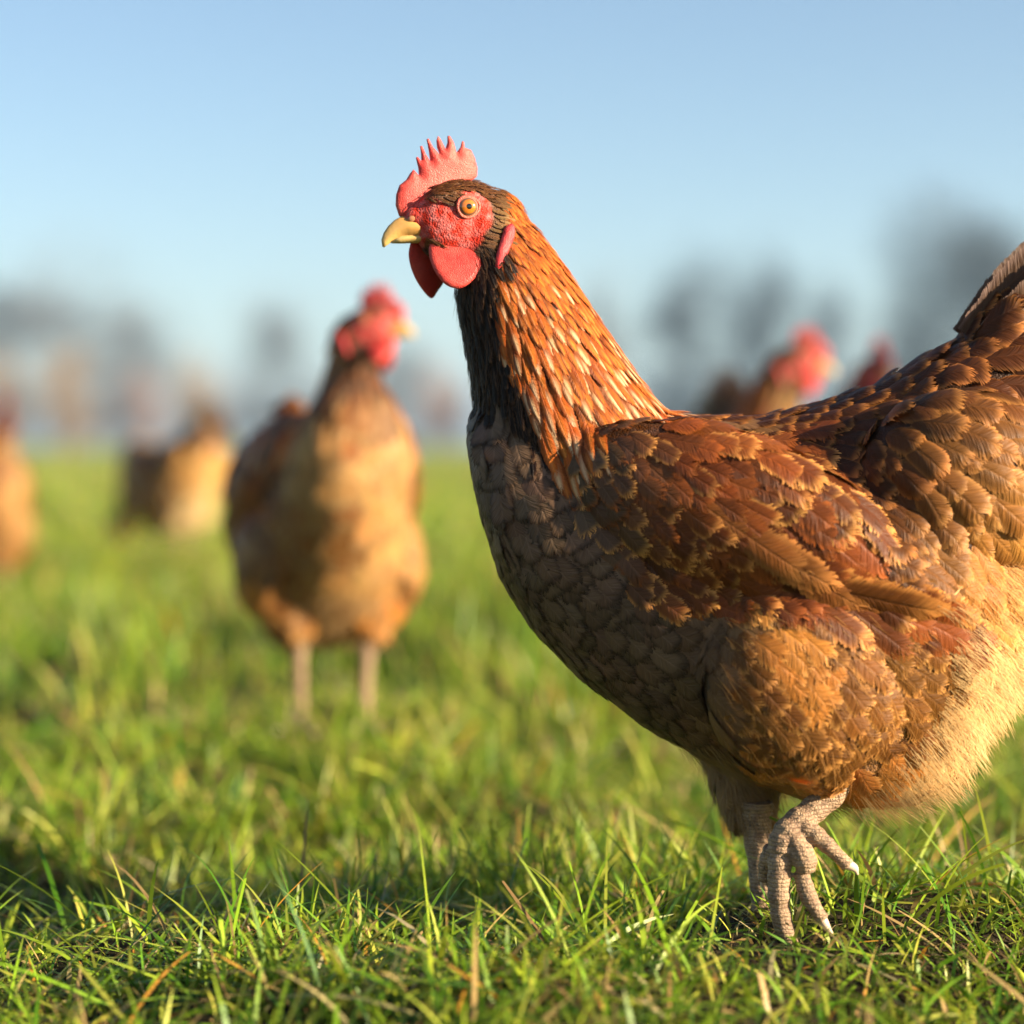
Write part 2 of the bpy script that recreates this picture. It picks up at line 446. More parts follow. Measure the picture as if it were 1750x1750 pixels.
def build_grass():
    rg = np.random.default_rng(21)
    packs = []
    def add(x, y, L, W, tilt, bend, dead, seg, az=None, blunt=0.22, dark=None, colmul=None):
        L = L * np.where(y < 1.22, 0.9, 1.0)
        L = np.where((np.abs(x - 0.13) < 0.035) & (y > 0.9) & (y < 1.13), np.minimum(L, 0.022), L)
        n = len(x)
        if az is None: az = rg.uniform(0, 2 * math.pi, n)
        c = blade_cols(n, rg, dead)
        if colmul is not None: c = c * colmul
        packs.append(blades(x, y, L, W, tilt, az, bend, c, rg, seg, blunt))
    def density(x, y, f, s):
        return lumps(np.stack([x, y], 1), f, s, 2)
    # matted turf in front, under and beside the hen
    def zone(n, y0, y1, slope, x0):
        y = rg.uniform(y0 ** 2, y1 ** 2, n) ** 0.5
        x = rg.uniform(-1, 1, n) * (x0 + slope * y)
        return x, y
    x, y = zone(60000, 0.78, 2.1, 0.34, 0.16)
    foot = np.hypot(x - 0.137, (y - 1.10) * 0.8) < 0.06
    keep = (rg.random(len(x)) < np.where(foot, 0.6, 1.0)) & (rg.random(len(x)) < np.clip(0.66 + 0.85 * density(x, y, 22, 5), 0.05, 1))
    x, y = x[keep], y[keep]; n = len(x)
    lying = rg.random(n) < 0.68
    tilt = np.where(lying, rg.uniform(0.75, 1.5, n), np.abs(rg.normal(0.35, 0.28, n)))
    L = np.where(lying, rg.uniform(0.02, 0.075, n), rg.uniform(0.012, 0.042, n)) * np.clip(1 + 0.5 * density(x, y, 9, 6), 0.5, 1.6)
    add(x, y, L, rg.uniform(0.0015, 0.0038, n), tilt, rg.uniform(0.1, 1.0, n), 0.15, 5)
    # fine dead thatch
    x, y = zone(16000, 0.8, 1.9, 0.33, 0.14); n = len(x)
    add(x, y, rg.uniform(0.008, 0.03, n), rg.uniform(0.0006, 0.0015, n), rg.uniform(0.8, 1.55, n), rg.uniform(0, 0.5, n), 0.6, 3)
    # tufts with longer blades
    tx, ty = zone(210, 0.85, 2.2, 0.33, 0.16)
    tx = np.concatenate([tx, [0.0, 0.03, -0.035, 0.05, 0.10, 0.015]]); ty = np.concatenate([ty, [1.30, 1.33, 1.31, 1.36, 1.32, 1.27]])
    for a, b in zip(tx, ty):
        n = int(rg.integers(14, 40)); r = np.abs(rg.normal(0, 0.018, n)); th = rg.uniform(0, 6.28, n)
        big = 1.0 if b < 1.26 or b > 1.38 or a > 0.2 else 1.25
        add(a + r * np.cos(th), b + r * np.sin(th), rg.uniform(0.022, 0.062, n) * big, rg.uniform(0.0015, 0.0034, n), np.abs(rg.normal(0.25, 0.25, n)) + r * 9, rg.uniform(0.1, 0.9, n), 0.14, 7, az=th + rg.normal(0, 0.5, n))
    # the tall tuft left of the hen's breast
    for a, b, n, hgt in ((0.0, 1.30, 60, 0.095), (-0.03, 1.31, 34, 0.085), (0.045, 1.31, 46, 0.09), (0.08, 1.27, 40, 0.07), (0.02, 1.24, 40, 0.06), (-0.07, 1.33, 7, 0.095), (-0.135, 1.36, 4, 0.085), (0.11, 1.24, 30, 0.055)):
        r = np.abs(rg.normal(0, 0.015, n)); th = rg.uniform(0, 6.28, n)
        add(a + r * np.cos(th), b + r * np.sin(th), rg.uniform(0.5, 1.0, n) * hgt, rg.uniform(0.0014, 0.0026, n), np.abs(rg.normal(0.22, 0.18, n)), rg.uniform(0.1, 0.7, n), 0.06, 8, az=th)
    # long blades lying over one another on top of the turf
    x, y = zone(3200, 0.9, 2.0, 0.32, 0.12); n = len(x)
    add(x, y, rg.uniform(0.05, 0.115, n), rg.uniform(0.0017, 0.0034, n), rg.uniform(0.55, 1.15, n), rg.uniform(0.3, 0.9, n), 0.2, 8)
    # lone upright blades in the sun at the front
    x, y = zone(700, 0.95, 1.9, 0.3, 0.1); n = len(x)
    add(x, y, rg.uniform(0.03, 0.085, n), rg.uniform(0.0014, 0.0027, n), np.abs(rg.normal(0.3, 0.25, n)), rg.uniform(0.1, 0.7, n), 0.12, 7)
    # middle distance
    x, y = zone(72000, 2.0, 5.5, 0.33, 0.2)
    keep = rg.random(len(x)) < np.clip(0.6 + 0.9 * density(x, y, 7, 15), 0.06, 1)
    x, y = x[keep], y[keep]; n = len(x)
    add(x, y, rg.uniform(0.025, 0.075, n) * np.clip(1 + 0.6 * density(x, y, 5, 16), 0.4, 1.8), rg.uniform(0.003, 0.0055, n), np.abs(rg.normal(0.45, 0.4, n)), rg.uniform(0.1, 0.9, n), 0.16, 3)
    tx, ty = zone(260, 2.0, 5.0, 0.33, 0.2)
    for a, b in zip(tx, ty):
        n = 26; r = np.abs(rg.normal(0, 0.035, n)); th = rg.uniform(0, 6.28, n)
        add(a + r * np.cos(th), b + r * np.sin(th), rg.uniform(0.05, 0.12, n), rg.uniform(0.003, 0.005, n), np.abs(rg.normal(0.2, 0.2, n)) + r * 5, rg.uniform(0.1, 0.8, n), 0.1, 4, az=th)
    x, y = zone(64000, 5.3, 16, 0.33, 0.3)
    keep = rg.random(len(x)) < np.clip(0.6 + 0.9 * density(x, y, 2.6, 25), 0.1, 1); x, y = x[keep], y[keep]; n = len(x)
    add(x, y, rg.uniform(0.03, 0.085, n), rg.uniform(0.008, 0.016, n), np.abs(rg.normal(0.5, 0.4, n)), rg.uniform(0.1, 0.9, n), 0.14, 2)
    x, y = zone(70000, 15, 70, 0.34, 0.5); n = len(x)
    add(x, y, rg.uniform(0.04, 0.10, n), rg.uniform(0.03, 0.07, n), np.abs(rg.normal(0.5, 0.4, n)), rg.uniform(0.1, 0.9, n), 0.12, 1)
    # the same turf going on to both sides of the frame
    for n, y0, y1, w0, w1, seg in ((24000, 0.3, 2.2, 0.002, 0.0046, 3), (20000, 2.0, 6.0, 0.006, 0.011, 2), (20000, 5.5, 16.0, 0.014, 0.03, 1), (14000, 15.0, 60.0, 0.05, 0.10, 1)):
        y = rg.uniform(y0 ** 2, y1 ** 2, n) ** 0.5; e = 0.16 + 0.34 * y
        x = (e + rg.uniform(0, 1, n) * (0.5 + 0.45 * y)) * rg.choice([-1, 1], n)
        add(x, y, rg.uniform(0.02, 0.07, n), rg.uniform(w0, w1, n), np.abs(rg.normal(0.6, 0.4, n)), rg.uniform(0.1, 0.9, n), 0.16, seg)
    k = 0; V, F, C, T = [], [], [], []
    for v, f, c, u in packs:
        V.append(v); F.append(f + k); C.append(c); T.append(u); k += len(v)
    me = np_mesh('grass', np.concatenate(V), np.concatenate(F), M_GRASS, {'cola': np.concatenate(C)}, np.concatenate(T))
    tag(new_ob('grass', me), 'short matted pasture grass with green and straw coloured blades', 'grass', kind='stuff')

build_ground()
build_grass()

# ------------------------------------------------------------------ bare winter trees and bushes at the far edge
def tree(name, label, px, dist, top, halfw, seed, bark, group, twig=0.035, trunk_frac=0.28, n1=9, twigs=2600, kind='tree'):
    """px, top, halfw are where the tree stands as bearings from the camera; real height and spread follow from dist"""
    rg = np.random.default_rng(seed)
    H = (HORIZON - top) * dist / FPX + CAM_H; R = halfw * dist / FPX
    root = link(bpy.data.objects.new(name, None)); root.location = ((px - 875) * dist / FPX, dist, 0)
    tag(root, label, kind, group)
    def quadtube(P, rad):   # P (n,k,3) rad (n,k) -> 3-sided tubes
        n, k, _ = P.shape
        t = P[:, -1] - P[:, 0]; t /= np.linalg.norm(t, axis=1)[:, None] + 1e-9
        u = np.cross(t, np.array([0.3, 0.2, 0.93])); u /= np.linalg.norm(u, axis=1)[:, None] + 1e-9
        w = np.cross(t, u); V = np.empty((n, k, 3, 3))
        for j in range(3):
            a = j * 2.0944
            V[:, :, j] = P + rad[:, :, None] * (math.cos(a) * u + math.sin(a) * w)[:, None]
        f = np.array([(i * 3 + j, i * 3 + (j + 1) % 3, i * 3 + 3 + (j + 1) % 3, i * 3 + 3 + j) for i in range(k - 1) for j in range(3)])
        return V.reshape(-1, 3), (np.arange(n)[:, None, None] * k * 3 + f[None]).reshape(-1, 4)
    if kind == 'tree':
        zt = H * 0.62
        pts, rr = smooth_path([(0, 0, -0.3), (0.02 * H * rg.normal(), 0, H * 0.15), (0.03 * H * rg.normal(), 0.02 * H * rg.normal(), zt)], [H * 0.034, H * 0.026, H * 0.010], 5)
        v, f = tube(pts, rr, 9)
        trunk = np_mesh('trunk', v, f, bark); new_ob('trunk', trunk, root)
    else:
        zt = H * 0.3
        P = np.zeros((6, 3, 3)); P[:, 2] = rg.normal(size=(6, 3)) * R * 0.3; P[:, 2, 2] = H * 0.5; P[:, 1] = P[:, 2] * 0.45; P[:, 0, 2] = -0.1
        v, f = quadtube(P, np.tile([H * .02, H * .014, H * .006], (6, 1)))
        new_ob('stem', np_mesh('stem', v, f, bark), root)
    # main limbs, then branches, then twigs reaching to an uneven ellipsoid crown
    cz = H * (0.50 if kind == 'tree' else 0.42); rz = H - cz
    def crown_pt(n, lo=0.75):
        d = rg.normal(size=(n, 3)); d /= np.linalg.norm(d, axis=1)[:, None]
        d[:, 2] = np.where(d[:, 2] < -0.5, -d[:, 2], d[:, 2])
        k = (0.86 + 0.22 * lumps(d, 3.1, seed + 9, 2))[:, None] * rg.uniform(lo, 1.0, (n, 1))
        return d * k * np.array([R, R, rz]) + np.array([0, 0, cz])
    m1 = n1
    s0 = np.stack([np.zeros(m1), np.zeros(m1), rg.uniform(trunk_frac, 0.6, m1) * H], 1) if kind == 'tree' else np.zeros((m1, 3))
    e0 = crown_pt(m1, 0.6)
    mid0 = (s0 + e0) / 2 + rg.normal(size=(m1, 3)) * R * 0.08 + np.array([0, 0, 0.04 * H])
    A = np.stack([s0, mid0, e0], 1); parts = [quadtube(A, np.tile([H * .011, H * .007, H * .003], (m1, 1)))]
    def twigs_in(n, thick):
        d = rg.normal(size=(n, 3)); d /= np.linalg.norm(d, axis=1)[:, None]
        k = (0.86 + 0.24 * lumps(d, 3.1, seed + 9, 2))[:, None] * rg.uniform(0.02, 1.12, (n, 1)) ** 0.5
        c = d * k * np.array([R, R, rz]) + np.array([0, 0, cz])
        keep = rg.random(n) < np.clip(0.6 + 0.6 * lumps(c / R, 3.4, seed + 5, 2), 0.1, 1); c, d = c[keep], d[keep]; n = len(c)
        e = c + (d * 0.6 + rg.normal(size=(n, 3)) * 0.45 + np.array([0, 0, 0.35])) * 0.075 * H
        return quadtube(np.stack([c, e], 1), np.tile([thick, thick * 0.5], (n, 1)))
    def children(par, n, jitter, thick, reach):
        i = rg.integers(0, len(par), n); t = rg.uniform(0.25, 1.0, n)[:, None]
        a, b, c = par[i, 0], par[i, 1], par[i, 2]
        s = np.where(t < 0.5, a + (b - a) * t * 2, b + (c - b) * (t * 2 - 1))
        tgt = crown_pt(n, 0.35)
        d = (c - s); d = d + rg.normal(size=(n, 3)) * (np.linalg.norm(d, axis=1)[:, None] * jitter + 0.02 * H)
        e = s + d * 0.55 + (tgt - s) * reach
        m = (s + e) / 2 + rg.normal(size=(n, 3)) * 0.015 * H
        P = np.stack([s, m, e], 1)
        return P, quadtube(P, np.tile([thick, thick * 0.7, thick * 0.25], (n, 1)))
    B, q = children(A, 90, 0.5, H * .0035, 0.35); parts.append(q)
    Cc, q = children(B, 520, 0.6, H * .0018, 0.25); parts.append(q)
    parts.append(twigs_in(twigs, twig))
    v, f = join_parts(parts)
    new_ob('crown', np_mesh('crown', v, f, bark), root)
    return root

BARK_GREY = bark_material('bark_grey', (0.13, 0.135, 0.15)); BARK_BROWN = bark_material('bark_brown', (0.26, 0.165, 0.08)); BARK_DARK = bark_material('bark_dark', (0.045, 0.055, 0.07))
BARK_RED = bark_material('bark_red', (0.30, 0.17, 0.12))
TG = 'bare trees along the far edge of the field'
trees = [  # label, bearing, distance, top, half width, bark, twigs
    ('big pale grey bare tree at the far left of the field', 130, 165, 405, 165, BARK_GREY, 1700),
    ('pale bare tree cut by the left edge of the picture', 10, 170, 420, 130, BARK_GREY, 2000),
    ('lower grey bare tree right of the big left tree', 245, 175, 500, 90, BARK_GREY, 1500),
    ('faint bare tree just left of the middle hen, thin crown', 470, 190, 475, 100, BARK_GREY, 1500),
    ('low faint bare tree between the middle hen and the near hen', 700, 200, 545, 85, BARK_GREY, 1100),
    ('small faint bare tree close behind the near hen\'s neck', 1020, 190, 450, 65, BARK_GREY, 1300),
    ('tall bare tree nearest to the neck of the near hen on its right', 1175, 150, 398, 115, BARK_DARK, 2300),
    ('bare tree with a dark trunk behind the dark headed hen', 1290, 155, 410, 115, BARK_DARK, 2300),
    ('low bare tree between the dark trunked tree and the dark blue one', 1420, 180, 462, 85, BARK_DARK, 1500),
    ('largest and darkest bare tree, rising above the near hen\'s tail', 1700, 120, 298, 190, BARK_DARK, 8500),
    ('dark bare tree half hidden left of the largest one', 1560, 150, 470, 90, BARK_DARK, 2000)]
for k, (lb, px, d, top, hw, bk, tw) in enumerate(trees):
    tree('bare_tree', lb, px, d, top, hw, k + 1, bk, TG, 0.024, twigs=tw)
BG = 'bare bushes at the field edge'
bushes = [
    ('brown bush cut by the left edge of the picture', 12, 120, 598, 62, BARK_BROWN, 2200), ('tall brown bush at the foot of the big left tree', 115, 120, 580, 62, BARK_BROWN, 3000),
    ('thin pale bush beside the tall brown one', 185, 140, 610, 70, BARK_GREY, 1500), ('small reddish bush left of the grey brown one', 245, 140, 622, 45, BARK_RED, 1600), ('grey brown bush left of the middle hen', 338, 130, 612, 60, BARK_BROWN, 2300),
    ('pale low bush touching the middle hen\'s left side', 430, 150, 620, 75, BARK_GREY, 1500), ('low grey bush hidden behind the middle hen\'s neck', 540, 150, 615, 80, BARK_GREY, 1500), ('low pale bush right of the middle hen\'s head', 660, 150, 610, 75, BARK_GREY, 1500),
    ('reddish brown bush between the middle hen and the near hen', 755, 130, 615, 58, BARK_RED, 2200), ('dark low bush right of the near hen\'s neck', 1150, 140, 590, 90, BARK_DARK, 2600), ('dark bush below the tree with the dark trunk', 1270, 140, 600, 85, BARK_DARK, 2600),
    ('low dark bush right of the dark headed hen', 1440, 145, 600, 95, BARK_DARK, 2600), ('dark low bush below the largest tree', 1590, 125, 600, 90, BARK_DARK, 2600), ('low bush behind the near hen\'s tail', 1730, 130, 620, 90, BARK_DARK, 2400)]
for k, (lb, px, d, top, hw, bk, tw) in enumerate(bushes):
    tree('bush', lb, px, d, top, hw, k + 31, bk, BG, 0.02, n1=14, twigs=tw, kind='bush')

def far_ridge():
    xs = np.linspace(-900, 900, 181); rg = np.random.default_rng(4)
    p = xs[:, None]
    top = 17 + 4 * lumps(p, 0.012, 31, 3) + 1.5 * lumps(p, 0.12, 32, 2)
    rings = [np.stack([xs, np.full_like(xs, 820.), np.full_like(xs, -0.5)], 1), np.stack([xs, np.full_like(xs, 830.), top * 0.75], 1), np.stack([xs, np.full_like(xs, 850.), top], 1), np.stack([xs, np.full_like(xs, 900.), top * 0.5], 1), np.stack([xs, np.full_like(xs, 940.), np.full_like(xs, -0.5)], 1)]
    v = np.concatenate(rings); k = len(xs)
    f = np.array([(i * k + j, i * k + j + 1, (i + 1) * k + j + 1, (i + 1) * k + j) for i in range(4) for j in range(k - 1)])
    tag(new_ob('far_woods', np_mesh('far_woods', v, f, BARK_GREY)), 'distant wooded ridge fading into the haze along the horizon', 'woods', kind='stuff')
far_ridge()

# ------------------------------------------------------------------ hens
# A hen is laid out in side view, in units of U: x grows towards the tail, y grows downwards (ground at 1650), lateral away from the near flank.
def loc(px, py, dy=0.0):
    return np.array([(px - 1320.0) * U, dy * U, (1650.0 - py) * U])
def locs(a):
    a = np.asarray(a, float)
    return np.stack([(a[:, 0] - 1320.0) * U, a[:, 2] * U, (1650.0 - a[:, 1]) * U], 1)
HEADP = loc(835, 425)

TORSO = [(806, 715, 775, 45), (822, 685, 870, 95), (860, 665, 990, 135), (920, 660, 1082, 165), (1000, 680, 1160, 182), (1100, 702, 1236, 204), (1200, 716, 1292, 228),
         (1300, 716, 1335, 252), (1400, 694, 1368, 270), (1500, 660, 1362, 268), (1600, 606, 1318, 244), (1680, 570, 1240, 195), (1760, 545, 1135, 150), (1820, 550, 1000, 105), (1862, 620, 880, 45)]
NECK = [(815, 388, .8, -.6, 58, 48), (848, 432, .87, -.5, 80, 58), (880, 500, .97, -.24, 98, 78), (912, 570, 1, -.1, 116, 98), (948, 650, 1, 0, 139, 122), (985, 730, 1, 0, 168, 148), (1015, 800, 1, 0, 178, 158)]
NECK_DOWN = [(668, 1330, -.75, -.66, 58, 48), (690, 1250, -.8, -.6, 72, 58), (740, 1130, -.8, -.6, 92, 80), (800, 1000, -.8, -.6, 118, 100), (870, 890, -.75, -.66, 150, 130), (950, 830, -.6, -.8, 170, 150)]
FACE = [(690, 400), (684, 372), (695, 352), (722, 345), (758, 352), (774, 338), (792, 331), (820, 343), (833, 372), (822, 392), (808, 425), (788, 448), (762, 446), (742, 425), (730, 412)]
HACKLE = [(740, 300), (830, 270), (960, 380), (1080, 560), (1200, 700), (1090, 705), (1000, 735), (930, 750), (900, 690), (868, 600), (850, 520), (838, 440), (760, 330)]
THROAT = [(740, 430), (840, 440), (852, 520), (870, 600), (902, 690), (930, 752), (905, 775), (860, 700), (790, 660), (740, 560)]
WING = [(955, 790), (1000, 735), (1060, 705), (1200, 705), (1310, 715), (1352, 765), (1405, 880), (1430, 950), (1500, 995), (1600, 1040), (1560, 1065), (1400, 1012), (1150, 1005), (1060, 990), (1000, 900)]
SADDLE = [(1290, 640), (1600, 500), (1900, 400), (1900, 720), (1760, 900), (1640, 960), (1560, 1000), (1430, 950), (1352, 765)]
RUMP = [(1640, 960), (1760, 900), (1900, 720), (1900, 1010), (1700, 1060), (1600, 1045), (1560, 1000)]
THIGH = [(1215, 1015), (1400, 1012), (1560, 1065), (1575, 1150), (1480, 1300), (1420, 1340), (1300, 1345), (1235, 1290), (1205, 1150)]
FLOW = np.array([(810, 760, .1, 1), (830, 880, .25, 1), (880, 1000, .5, 1), (960, 1110, .85, .8), (1080, 1210, 1, .6), (1000, 900, .5, .8), (950, 790, .4, .9), (1000, 1000, .8, .7), (1150, 1100, 1, .55),
    (1040, 720, .75, .6), (1150, 700, 1, .1), (1300, 705, 1, 0), (1450, 670, 1, -.2), (1600, 590, .9, -.4), (1450, 780, .75, .65), (1500, 850, .6, .8), (1650, 680, .9, .35), (1600, 900, .55, .85), (1720, 750, .9, .35), (1750, 580, .8, -.6),
    (1050, 780, .75, .65), (1200, 820, .85, .55), (1350, 900, .85, .5), (1200, 950, .95, .3), (1500, 1000, .9, .35), (1100, 880, .8, .55), (1300, 790, .7, .7), (1380, 860, .6, .75),
    (1260, 1080, .8, .5), (1330, 1120, .6, .8), (1420, 1200, .5, .85), (1350, 1290, .3, .95), (1220, 1250, .8, .6), (1470, 1100, .75, .6), (1600, 1100, .8, .5), (1650, 1220, .75, .65), (1520, 1330, .7, .7), (1740, 1000, .9, .25), (1250, 1330, .5, .9)], float)

def sect(c, u, a, v, b, k=28):
    t = np.linspace(0, 2 * math.pi, k, endpoint=False)
    return c + a * np.cos(t)[:, None] * u + b * np.sin(t)[:, None] * v

class Hen:
    def __init__(s, name, label, group, location, yaw, scale=1.0, pose='up', turn=0.0, voxel=5.6, detail=1.0, near=False, step=False, tint=(1, 1, 1), tail_up=0.0, neck=1.0, gold=False, pitch=0.0):
        s.root = link(bpy.data.objects.new(name, None)); s.root.location = location; s.root.rotation_euler = (0, 0, yaw); s.root.scale = (scale,) * 3
        tag(s.root, label, 'hen', group)
        s.pose, s.turn, s.near, s.detail, s.tint, s.tail_up, s.neck = pose, turn, near, detail, np.array(tint), tail_up, neck; s.gold = gold
        s.rg = np.random.default_rng(abs(hash(label)) % 1000 if False else sum(map(ord, label)))
        if pose == 'up':
            R = Matrix.Rotation(turn, 3, 'Z'); s.hm = (np.array(R), HEADP - np.array(R) @ HEADP + np.array([0, 0, -(800 - 425) * (1 - neck) * U]))
        else:
            R = np.array(Matrix.Rotation(math.radians(-50), 3, 'Y')); s.hm = (R, loc(668, 1335) - R @ HEADP)
        s.build_body(voxel, step)
        s.head_parts()
        s.legs(step)
        s.plumage()
        if pitch:      # a more upright carriage: everything above the legs tips back about the hips
            hip = Vector(loc(1330, 1300)); M = Matrix.Translation(hip) @ Matrix.Rotation(pitch, 4, 'Y') @ Matrix.Translation(-hip)
            for c in s.root.children:
                if not c.name.startswith('leg'): c.matrix_basis = M @ c.matrix_basis

    def H(s, p):             # head-frame points -> hen frame
        return np.asarray(p) @ s.hm[0].T + s.hm[1]
    def Hinv(s, p):
        return (np.asarray(p) - s.hm[1]) @ s.hm[0]

    def build_body(s, voxel, step):
        parts = []
        rings = []
        k = 36; t = np.linspace(0, 2 * math.pi, k, endpoint=False)
        for x, top, bot, hw in TORSO:
            cy = (top + bot) / 2; hz = (bot - top) / 2
            cs, sn = np.cos(t), np.sin(t)
            wid = hw * np.sign(cs) * np.abs(cs) ** 0.92 * (1 - 0.22 * np.clip(sn, 0, 1) ** 1.5)
            rings.append(locs(np.stack([np.full(k, x), cy - hz * sn, wid], 1)))
        parts.append(loft(rings))
        NK = NECK if s.pose == 'up' else NECK_DOWN
        rings = []; s.spine = []
        for i, (cx, cy, ux, uy, a, b) in enumerate(NK):
            if s.pose == 'up': cy = 800 - (800 - cy) * s.neck; a, b = a * (0.6 + 0.4 * s.neck), b * (0.6 + 0.4 * s.neck)
            w = (1 - i / (len(NK) - 1)) ** 1.3 * s.turn
            c = loc(cx, cy); n = math.hypot(ux, uy)
            if s.pose == 'up':    # a turned neck twists and swings with the head
                r = np.array(Matrix.Rotation(w, 3, 'Z')); c = HEADP * [1, 1, 0] + [0, 0, c[2]] + r @ (c - HEADP * [1, 1, 0] - [0, 0, c[2]]) * 1.0 if i < 2 else c
                u = r @ np.array([ux / n, 0, -uy / n]); v = r @ np.array([0, 1, 0])
            else:
                u = np.array([ux / n, 0, -uy / n]); v = np.array([0., 1, 0])
            rings.append(sect(c, u, a * U, v, b * U)); s.spine.append(c)
        parts.append(loft(rings))
        def el(c, r, rot=None, head=False):
            v, f = ellipsoid(loc(*c), np.array(r) * U, rot)
            parts.append((s.H(v) if head else v, f))
        Ry = lambda d: Matrix.Rotation(math.radians(d), 3, 'Y')
        # skull, cheek, brow, chin
        el((788, 382, 0), (88, 47, 73), None, True); el((835, 400, 0), (70, 50, 78), None, True)
        el((730, 377, 0), (46, 25, 30), None, True); el((748, 408, 0), (44, 25, 20), None, True)
        for sg in (-1, 1):
            el((800, 412, sg * 8), (52, 36, 40), None, True); el((772, 342, sg * 26), (52, 17, 15), Ry(-8), True); el((812, 372, sg * 36), (26, 14, 30), None, True)
            el((1605, 825, sg * 162), (168, 88, 150), None, False)
            # folded wing, thigh
            el((1215, 868, sg * 203), (268, 64, 128), Matrix.Rotation(sg * math.radians(15), 3, 'Z') @ Ry(17), False); el((1400, 945, sg * 240), (190, 36, 62), Matrix.Rotation(sg * math.radians(5), 3, 'Z') @ Ry(20), False)
            el((1345, 1130, sg * 212), (165, 78, 170), Ry(14), False); el((1480, 1190, sg * 115), (170, 90, 165), None, False)
        # drumsticks
        for sg, q in ((-1, [(1350, 1210, -190), (1382, 1270, -168), (1405, 1306, -152)] if step else [(1330, 1230, -170), (1330, 1320, -130), (1325, 1380, -110)]),
                      (1, [(1290, 1250, 140), (1285, 1350, 90), (1290, 1425, 60)] if step else [(1330, 1230, 170), (1330, 1320, 130), (1325, 1380, 110)])):
            P, r = smooth_path(locs(q), np.array([95, 62, 36]) * U, 5)
            parts.append(tube(P, r))
        # tail root
        P, r = smooth_path(locs([(1600, 760, 0), (1690, 660, 0), (1740, 520, 0)]), np.array([140, 95, 50]) * U, 4)
        parts.append(tube(P, r, flat=0.8))
        v, f = join_parts(parts)
        me = remesh(v, f, voxel * U, 5 if voxel < 6 else 2)
        v, tri = mesh_arrays(me)
        s.v, s.tri = v, tri
        s.bvh = BVHTree.FromPolygons([tuple(x) for x in v], [tuple(int(i) for i in x) for x in tri])
        reg, _ = s.region(v)
        col = np.zeros((len(v), 4)); col[:, 3] = 1
        base = {'face': (0.43, 0.06, 0.048), 'crown': (0.09, 0.04, 0.018), 'hackle': (0.07, 0.016, 0.004), 'throat': (0.05, 0.025, 0.014), 'breast': (0.06, 0.035, 0.02), 'wing': (0.07, 0.024, 0.008),
                'saddle': (0.03, 0.012, 0.005), 'rump': (0.34, 0.17, 0.06), 'thigh': (0.30, 0.14, 0.05), 'fluff': (0.45, 0.27, 0.12), 'belly': (0.26, 0.14, 0.06)}
        for i, nm in enumerate(s.NAMES): col[reg == i, :3] = base[nm]
        # soft colour transitions
        e = tri[:, [0, 1, 1, 2, 2, 0]].reshape(-1, 2)
        for _ in range(2):
            acc = np.zeros((len(v), 3)); cnt = np.zeros(len(v))
            for a, b in ((0, 1), (1, 0)):
                np.add.at(acc, e[:, a], col[e[:, b], :3]); np.add.at(cnt, e[:, a], 1)
            col[:, :3] = 0.5 * col[:, :3] + 0.5 * acc / cnt[:, None]
        a = me.attributes.new('cola', 'FLOAT_COLOR', 'POINT'); a.data.foreach_set('color', col.astype(np.float32).ravel())
        me.materials.clear(); me.materials.append(M_BODY); me.name = 'body'
        new_ob('body', me, s.root)

    NAMES = ['face', 'crown', 'hackle', 'throat', 'breast', 'wing', 'saddle', 'rump', 'thigh', 'fluff', 'belly']
    def region(s, p):
        hp = s.Hinv(p); hx = hp[:, 0] / U + 1320; hy = 1650 - hp[:, 2] / U; hl = np.abs(hp[:, 1]) / U
        x = p[:, 0] / U + 1320; y = 1650 - p[:, 2] / U; l = np.abs(p[:, 1]) / U
        j = lumps(p / U, 0.06, 3, 2) * 7; x2, y2 = x + j, y - j
        r = np.full(len(p), 4)
        r[(y2 > 1250) & (x > 1150)] = 10
        r[(x2 > 1400) & (y2 > 1000)] = 9
        r[in_poly(x2, y2, RUMP)] = 7
        r[in_poly(x2, y2, SADDLE) | ((x2 > 1250) & (l < 110) & (y2 < 800))] = 6
        r[in_poly(x2, y2, THIGH) & (l > 60)] = 8
        r[in_poly(x2, y2, WING) & (l > 95)] = 5
        r[(r == 4) & (y2 < 730) & (x2 > 1060)] = 6
        if s.pose == 'up':
            yn = np.where(y2 < 800, 800 - (800 - y2) / s.neck, y2); t1 = in_poly(x2, yn, HACKLE); t2 = in_poly(x2, yn, THROAT)
            r[t2] = 3; r[t1] = 2
        else:
            sp = np.array(s.spine); d = np.linalg.norm(p[:, None] - sp[None], axis=2).min(1)
            nk = (d < 150 * U) & (x < 860); r[nk] = np.where((p[nk, 0] < np.interp(p[nk, 2], sp[:, 2], sp[:, 0])), 2, 3)
        hd = np.linalg.norm((hp - loc(785, 385)) / np.array([1.15, 0.9, 1.0]), axis=1) / U
        headz = (hd < 115) & (hx < 850)
        r[headz & (hy < 425)] = 1; r[headz & (hy >= 425) & (hx > 750)] = 3
        jf = lumps(p / U, 0.2, 5, 2) * 3
        r[headz & in_poly(hx + jf, hy + jf, FACE)] = 0
        r[headz & (hx < 720)] = 0
        return r, (hx, hy)

    def flow(s, p, reg):
        x = p[:, 0] / U + 1320; y = 1650 - p[:, 2] / U
        d2 = (x[:, None] - FLOW[None, :, 0]) ** 2 + (y[:, None] - FLOW[None, :, 1]) ** 2
        w = 1 / (d2 + 900) ** 1.6; w /= w.sum(1)[:, None]
        d = np.stack([w @ FLOW[:, 2], np.zeros(len(p)), -(w @ FLOW[:, 3])], 1)
        sp = np.array(s.spine); tg = np.gradient(sp, axis=0); tg /= np.linalg.norm(tg, axis=1)[:, None]
        dn = np.linalg.norm(p[:, None] - sp[None], axis=2); wn = 1 / (dn + 20 * U) ** 3; wn /= wn.sum(1)[:, None]
        sd = wn @ tg; cen = wn @ sp
